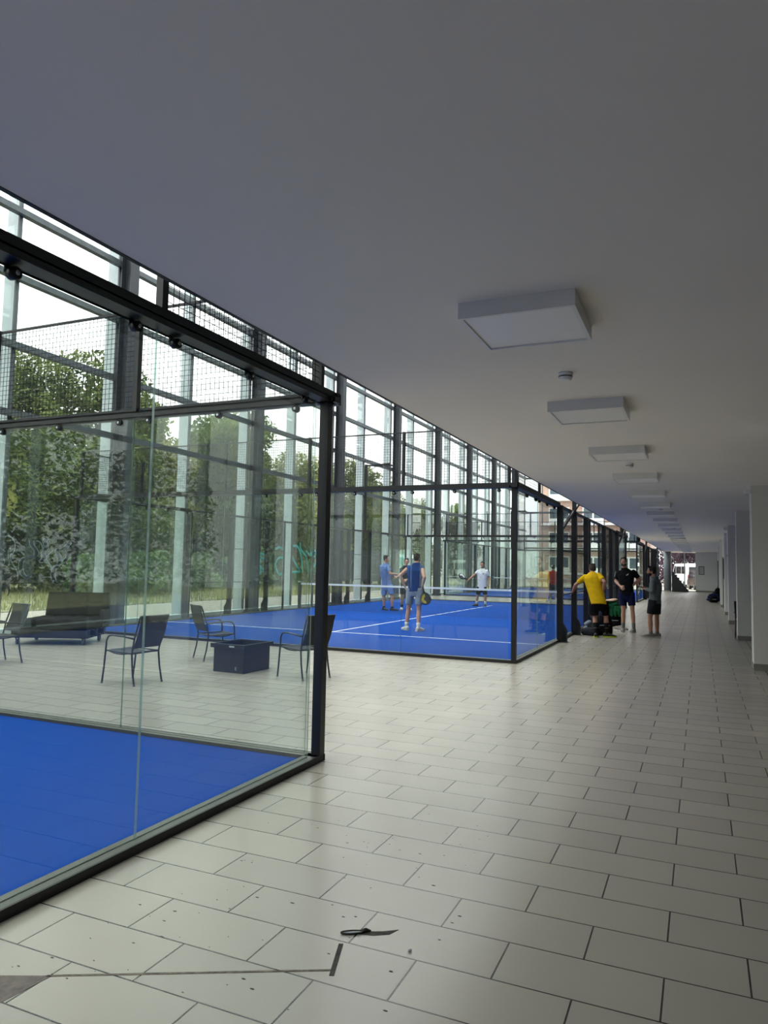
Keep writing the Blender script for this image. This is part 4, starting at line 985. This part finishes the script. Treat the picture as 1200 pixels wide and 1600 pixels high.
tl = [(-31, 20, 1, .95), (-33, 26.5, 0, .92), (-32, 31.5, 2, 1.08), (-34, 37, 1, 1.0), (-31, 42.5, 2, .98), (-35, 48.5, 0, 1.0), (-33, 54, 1, 1.0), (-34, 61, 2, .92), (-33, 69, 0, .93), (-35, 78, 1, .98), (-34, 89, 2, .86), (-33, 101, 0, .8)]
for i, (x, y, v, s) in enumerate(tl):
    t = thing('tree', 'leafy tree outside the glass facade, %s tree from the left' % ('leftmost' if i == 0 else ORD[i] if i else ''), 'tree', (x, y, GZ), i*1.3, 'front row of trees outside the facade')
    t.scale = (s, s, s); link('crown', var[v][0], t); link('trunk', var[v][1], t)
for i in range(11):
    t = thing('tree', 'tree of the back row behind the lawn, %s from the left' % ('leftmost' if i == 0 else ORD[i]), 'tree', (-46-(i % 3)*2, 24+i*9.0, GZ), i*2.1, 'back row of trees')
    s = .82+.08*((i*5) % 3); t.scale = (s, s, s); link('crown', var[(i+1) % 3][0], t); link('trunk', var[(i+1) % 3][1], t)
tb = crown(24000, [((-34+3*math.sin(k*2.3), -28+k*3.6, 3+2.2*(k % 3)), 4.2) for k in range(13)], .24, 91)  # unseen trees added to keep bright sky out of the glass reflections
tag(tb.build('added_tree_belt', M['leaf'], None, (0, 0, GZ)), 'unseen belt of trees added beside the nearest court for the glass reflections', 'trees', None, 'stuff')
def bushblobs(h, w, seed):
    rr = random.Random(seed)
    return [((rr.uniform(-w, w)*.6, rr.uniform(-w, w)*.6, h*(.2+.6*rr.random())), w*(.35+.2*rr.random())) for i in range(12)]
bv = [crown(4200, bushblobs(2.2, 1.2, 40+k), .09, 50+k).mesh('foliage', M['bush']) for k in range(2)]
bs = MB().tube([(0, 0, 0), (.1, 0, .8), (.3, .1, 1.5)], [.05, .035, .02], 8).tube([(0, 0, 0), (-.2, .1, .7), (-.4, 0, 1.4)], [.04, .03, .02], 8).mesh('stem', M['bark'])
for i, (x, y, s) in enumerate(((-25.5, 24.6, .95), (-24.8, 27.3, 1.15), (-25.3, 30.2, 1.1), (-27, 34.5, 1.2), (-28, 40.5, 1.3), (-29, 47, 1.3))):
    t = thing('bush', 'pale green bush outside the facade, %s bush from the left' % ('leftmost' if i == 0 else ORD[i]), 'bush', (x, y, GZ), i*1.9, 'bushes outside the facade')
    t.scale = (s, s, s); link('foliage', bv[i % 2], t); link('stem', bs, t)
# low wooden fence behind the lawn
t = thing('wooden_fence', 'dark wooden fence behind the lawn outside the facade', 'fence', (-40, 48, GZ))
for k in range(14):
    MB().box(-.05, .03, -30+k*4.6, -30+k*4.6+4.5, .1, 1.7).build('fence_panel', M['fencewood'], t)
    MB().box(-.08, .08, -30.1+k*4.6, -29.95+k*4.6, 0, 1.85).build('fence_post', M['fencewood'], t)
# house behind the trees
t = thing('house', 'dark rendered house with a pale window behind the left trees', 'house', (-58, 52, GZ))
MB().box(-4, 4, -16, 10, 0, 6).build('wall', M['render'], t)
MB().prism([(-4.6, 6), (4.6, 6), (0, 9)], 1, -16.5, 10.5).build('roof', M['fencewood'], t)
for k in range(5):
    w_ = MB().box(4, 4.08, -14+k*5, -12+k*5, 2.6, 4.2).build('window', M['mullion'], t); MB().box(4.06, 4.1, -13.85+k*5, -12.15+k*5, 2.75, 4.05).build('window_glass', M['winglass'], w_)
# two bicycles parked on the lawn edge
def bike(label, loc, rz):
    t = thing('bicycle', label, 'bicycle', loc, rz, 'bicycles outside the facade')
    for y in (-.52, .52):
        c = [(0, y+.33*math.cos(a), .35+.33*math.sin(a)) for a in [2*PI*i/24 for i in range(25)]]
        wh = MB().tube(c, .022, 8, cap=False).build('wheel', M['tyre'], t)
        m = MB()
        for i in range(12): m.wire((0, y, .35), (0, y+.32*math.cos(i*PI/6), .35+.32*math.sin(i*PI/6)), .003)
        m.build('spokes', M['chrome'], wh)
    MB().tube([(0, -.52, .35), (0, -.18, .82), (0, .38, .84), (0, -.08, .32), (0, -.52, .35)], .017, 8).tube([(0, -.08, .32), (0, -.2, .9)], .016, 8).tube([(0, .52, .35), (0, .38, .84), (0, .34, .98)], .017, 8).build('frame', M['carblack'], t)
    MB().tube([(-.27, .24, .98), (-.1, .34, 1.0), (.1, .34, 1.0), (.27, .24, .98)], .013, 8).build('handlebar', M['carblack'], t)
    MB().ell((0, -.22, .93), (.07, .13, .035), 12, 7).build('saddle', M['tyre'], t)
bike('dark bicycle on the lawn at the left edge of the view', (-29.2, 23.4, GZ+.02), 1.2)
bike('dark bicycle on the lawn behind the sofa', (-29.6, 27.2, GZ+.02), .9)
for i, (x, y) in enumerate(((-27.6, 25.9), (-27.4, 26.9))):
    m = thing('bollard', ['pale bollard on the lawn, left of two', 'pale bollard on the lawn, right of two'][i], 'bollard', (x, y, GZ+.02), 0, 'bollards on the lawn'); MB().tube([(0, 0, 0), (0, 0, .85), (0, 0, .95)], [.06, .06, .03], 12).build('post', M['mullion'], m); MB().tube([(0, 0, .68), (0, 0, .76)], .063, 12).build('band', M['redlamp'], m)
# vehicles
def van(label, loc, rz, body, l=5.4, w=2.0, h=2.5, slope=.35, group='parked vehicles'):
    t = thing('van', label, 'van', loc, rz, group)
    r = [(-l/2, .35), (-l/2, h*.96), (-l/2+.12, h), (l/2-1.5, h), (l/2-1.2, h*.97), (l/2-.45, h*.52), (l/2-.05, h*.46), (l/2, h*.35), (l/2, .35)]
    rings = []
    for y, k, g in ((-w/2, .0, 1), (-w/2+.02, .0, 1), (w/2-.02, 0, 1), (w/2, 0, 1)):
        rings.append([Vector((p[0], y, p[1])) for p in r])
    MB().loft(rings, smooth=False).build('body', body, t)
    m = MB()
    for s in (-1, 1):
        m.box(-l/2+.5, -l/2+1.7, s*w/2-.012, s*w/2+.012, h*.58, h*.88); m.box(-l/2+1.85, l/2-1.75, s*w/2-.012, s*w/2+.012, h*.58, h*.88)
        m.prism([(l/2-1.62, h*.56), (l/2-.66, h*.56), (l/2-1.28, h*.9), (l/2-1.62, h*.9)], 1, s*w/2-.012, s*w/2+.012)
    m.build('side_window', M['carglass'], t)
    MB().bar((l/2-1.16, 0, h*.94), (l/2-.5, 0, h*.56), w*.86, .03).build('windscreen', M['carglass'], t)
    MB().box(-l/2-.012, -l/2+.01, -w*.4, w*.4, h*.56, h*.86).build('rear_window', M['carglass'], t)
    for s in (-1, 1):
        MB().box(-l/2-.03, -l/2+.03, s*w*.43-.07, s*w*.43+.07, h*.34, h*.54).build('tail_lamp', M['redlamp'], t)
        MB().box(l/2-.06, l/2+.02, s*w*.36-.16, s*w*.36+.16, h*.36, h*.44).build('headlamp', M['mark'], t)
    MB().box(-l/2-.08, -l/2+.02, -w*.48, w*.48, .34, .56).box(l/2-.02, l/2+.08, -w*.48, w*.48, .34, .56).build('bumper', M['tyre'], t)
    for x in (-l/2+1.0, l/2-1.0):
        for s in (-1, 1):
            wq = MB().tube([(x, s*(w/2-.2), .34), (x, s*(w/2+.01), .34)], .34, 20).build('wheel', M['tyre'], t); MB().tube([(x, s*(w/2), .34), (x, s*(w/2+.02), .34)], .2, 14).build('hub_cap', M['rubber'], wq)
    return t
van('dark tall van parked outside the facade beyond the net', (-27.0, 56.2, GZ), -1.95, M['carblack'], 5.8, 2.1, 2.95)
van('white van parked behind the dark van outside the facade', (-26.3, 61.8, GZ), -1.85, M['carwhite'], 5.8, 2.1, 2.75)
van('white van with red tail lamps outside the far end window', (-1.15, 83, GZ), 1.9, M['carwhite'], 5.2, 2.0, 2.5)
van('dark van beside the white one outside the far end window', (.15, 74.5, GZ), 1.75, M['carblack'], 4.6, 1.9, 1.9)
# brick building beyond the far end of the hall
t = thing('apartment_building', 'red brick building with white window bands beyond the far end of the hall', 'building', (-13.5, 93, GZ))
MB().box(-5.5, 8, 0, 10, 0, 17).build('brick_wall', M['brick'], t)
for k in range(5):
    for j in range(3):
        x = -4.2+j*4.2
        w_ = MB().box(x, x+2.6, -.12, .1, 1.3+k*3.1, 3.3+k*3.1).build('window', M['white'], t)
        MB().box(x+.15, x+1.2, -.15, -.1, 1.9+k*3.1, 3.15+k*3.1).box(x+1.4, x+2.45, -.15, -.1, 1.9+k*3.1, 3.15+k*3.1).build('window_glass', M['winglass'], w_)
    MB().box(-5.0, 7.5, -.9 if k else -.1, -.02, 1.0+k*3.1, 1.28+k*3.1).build('balcony_band', M['white'], t)
MB().box(-5.7, 8.2, -.2, 10.2, 17, 17.4).build('roof_edge', M['render'], t)
pc = crown(6000, treeblobs(7.5, 3.6, 77, 20, .12), .16, 77).mesh('crown', M['purple']); pt = trunk(7.5, 3.0, 9).mesh('trunk', M['bark'])
for i, (x, y) in enumerate(((-3.2, 88), (.6, 89), (4.2, 88))):
    t = thing('tree', ['purple leaved tree outside the far end window, leftmost of three', 'purple leaved tree behind the vans at the far end, middle of three', 'purple leaved tree outside the far end, rightmost of three'][i], 'tree', (x, y, GZ), i*2.0, 'purple trees beyond the far end')
    link('crown', pc, t); link('trunk', pt, t)

# ------------------------------------------------------------------ sky, camera, render look
wd = bpy.data.worlds.new('World'); SC.world = wd; wd.use_nodes = True
nt = wd.node_tree; nt.nodes.clear(); N, L = nt.nodes, nt.links
o = N.new('ShaderNodeOutputWorld'); b = N.new('ShaderNodeBackground'); L.new(b.outputs[0], o.inputs[0])
tc = N.new('ShaderNodeTexCoord'); n = N.new('ShaderNodeTexNoise'); n.inputs['Scale'].default_value = 2.2; n.inputs['Detail'].default_value = 6
L.new(tc.outputs['Generated'], n.inputs['Vector'])
r = N.new('ShaderNodeValToRGB'); r.color_ramp.elements[0].color = (.86, .89, .94, 1); r.color_ramp.elements[1].color = (1, .995, .98, 1)
r.color_ramp.elements[0].position = .35; r.color_ramp.elements[1].position = .62
L.new(n.outputs[0], r.inputs[0]); L.new(r.outputs[0], b.inputs[0])
# overcast sky: brighter towards the zenith than at the horizon
sx = N.new('ShaderNodeSeparateXYZ'); L.new(tc.outputs['Generated'], sx.inputs[0])
mr = N.new('ShaderNodeMapRange'); mr.inputs[1].default_value = 0; mr.inputs[2].default_value = 1; mr.inputs[3].default_value = SKY*.34; mr.inputs[4].default_value = SKY
L.new(sx.outputs[2], mr.inputs[0]); L.new(mr.outputs[0], b.inputs[1])

cam = bpy.data.cameras.new('Camera'); co = bpy.data.objects.new('Camera', cam); COL.objects.link(co)
cam.sensor_fit = 'VERTICAL'; cam.sensor_height = 32; cam.lens = 32*1127.425/1600; cam.clip_start = .05; cam.clip_end = 500
F = Vector((-.40073, .91327, .07324)).normalized(); Rv = Vector((.91612, .40044, .01925)); Uv = Rv.cross(F).normalized(); Rv = F.cross(Uv).normalized()
mw = Matrix((Rv, Uv, -F)).transposed().to_4x4(); mw.translation = (0, 0, 1.6063); co.matrix_world = mw
SC.camera = co
vs = SC.view_settings; vs.view_transform = 'Standard'; vs.look = 'None'; vs.gamma = 1; vs.use_curve_mapping = False; vs.exposure = EXPO
SC.display_settings.display_device = 'sRGB'
cy_ = SC.cycles; cy_.use_denoising = True; cy_.max_bounces = 10; cy_.diffuse_bounces = 5; cy_.glossy_bounces = 4; cy_.transparent_max_bounces = 40; cy_.transmission_bounces = 6
cy_.sample_clamp_indirect = 6; cy_.caustics_reflective = False; cy_.caustics_refractive = False
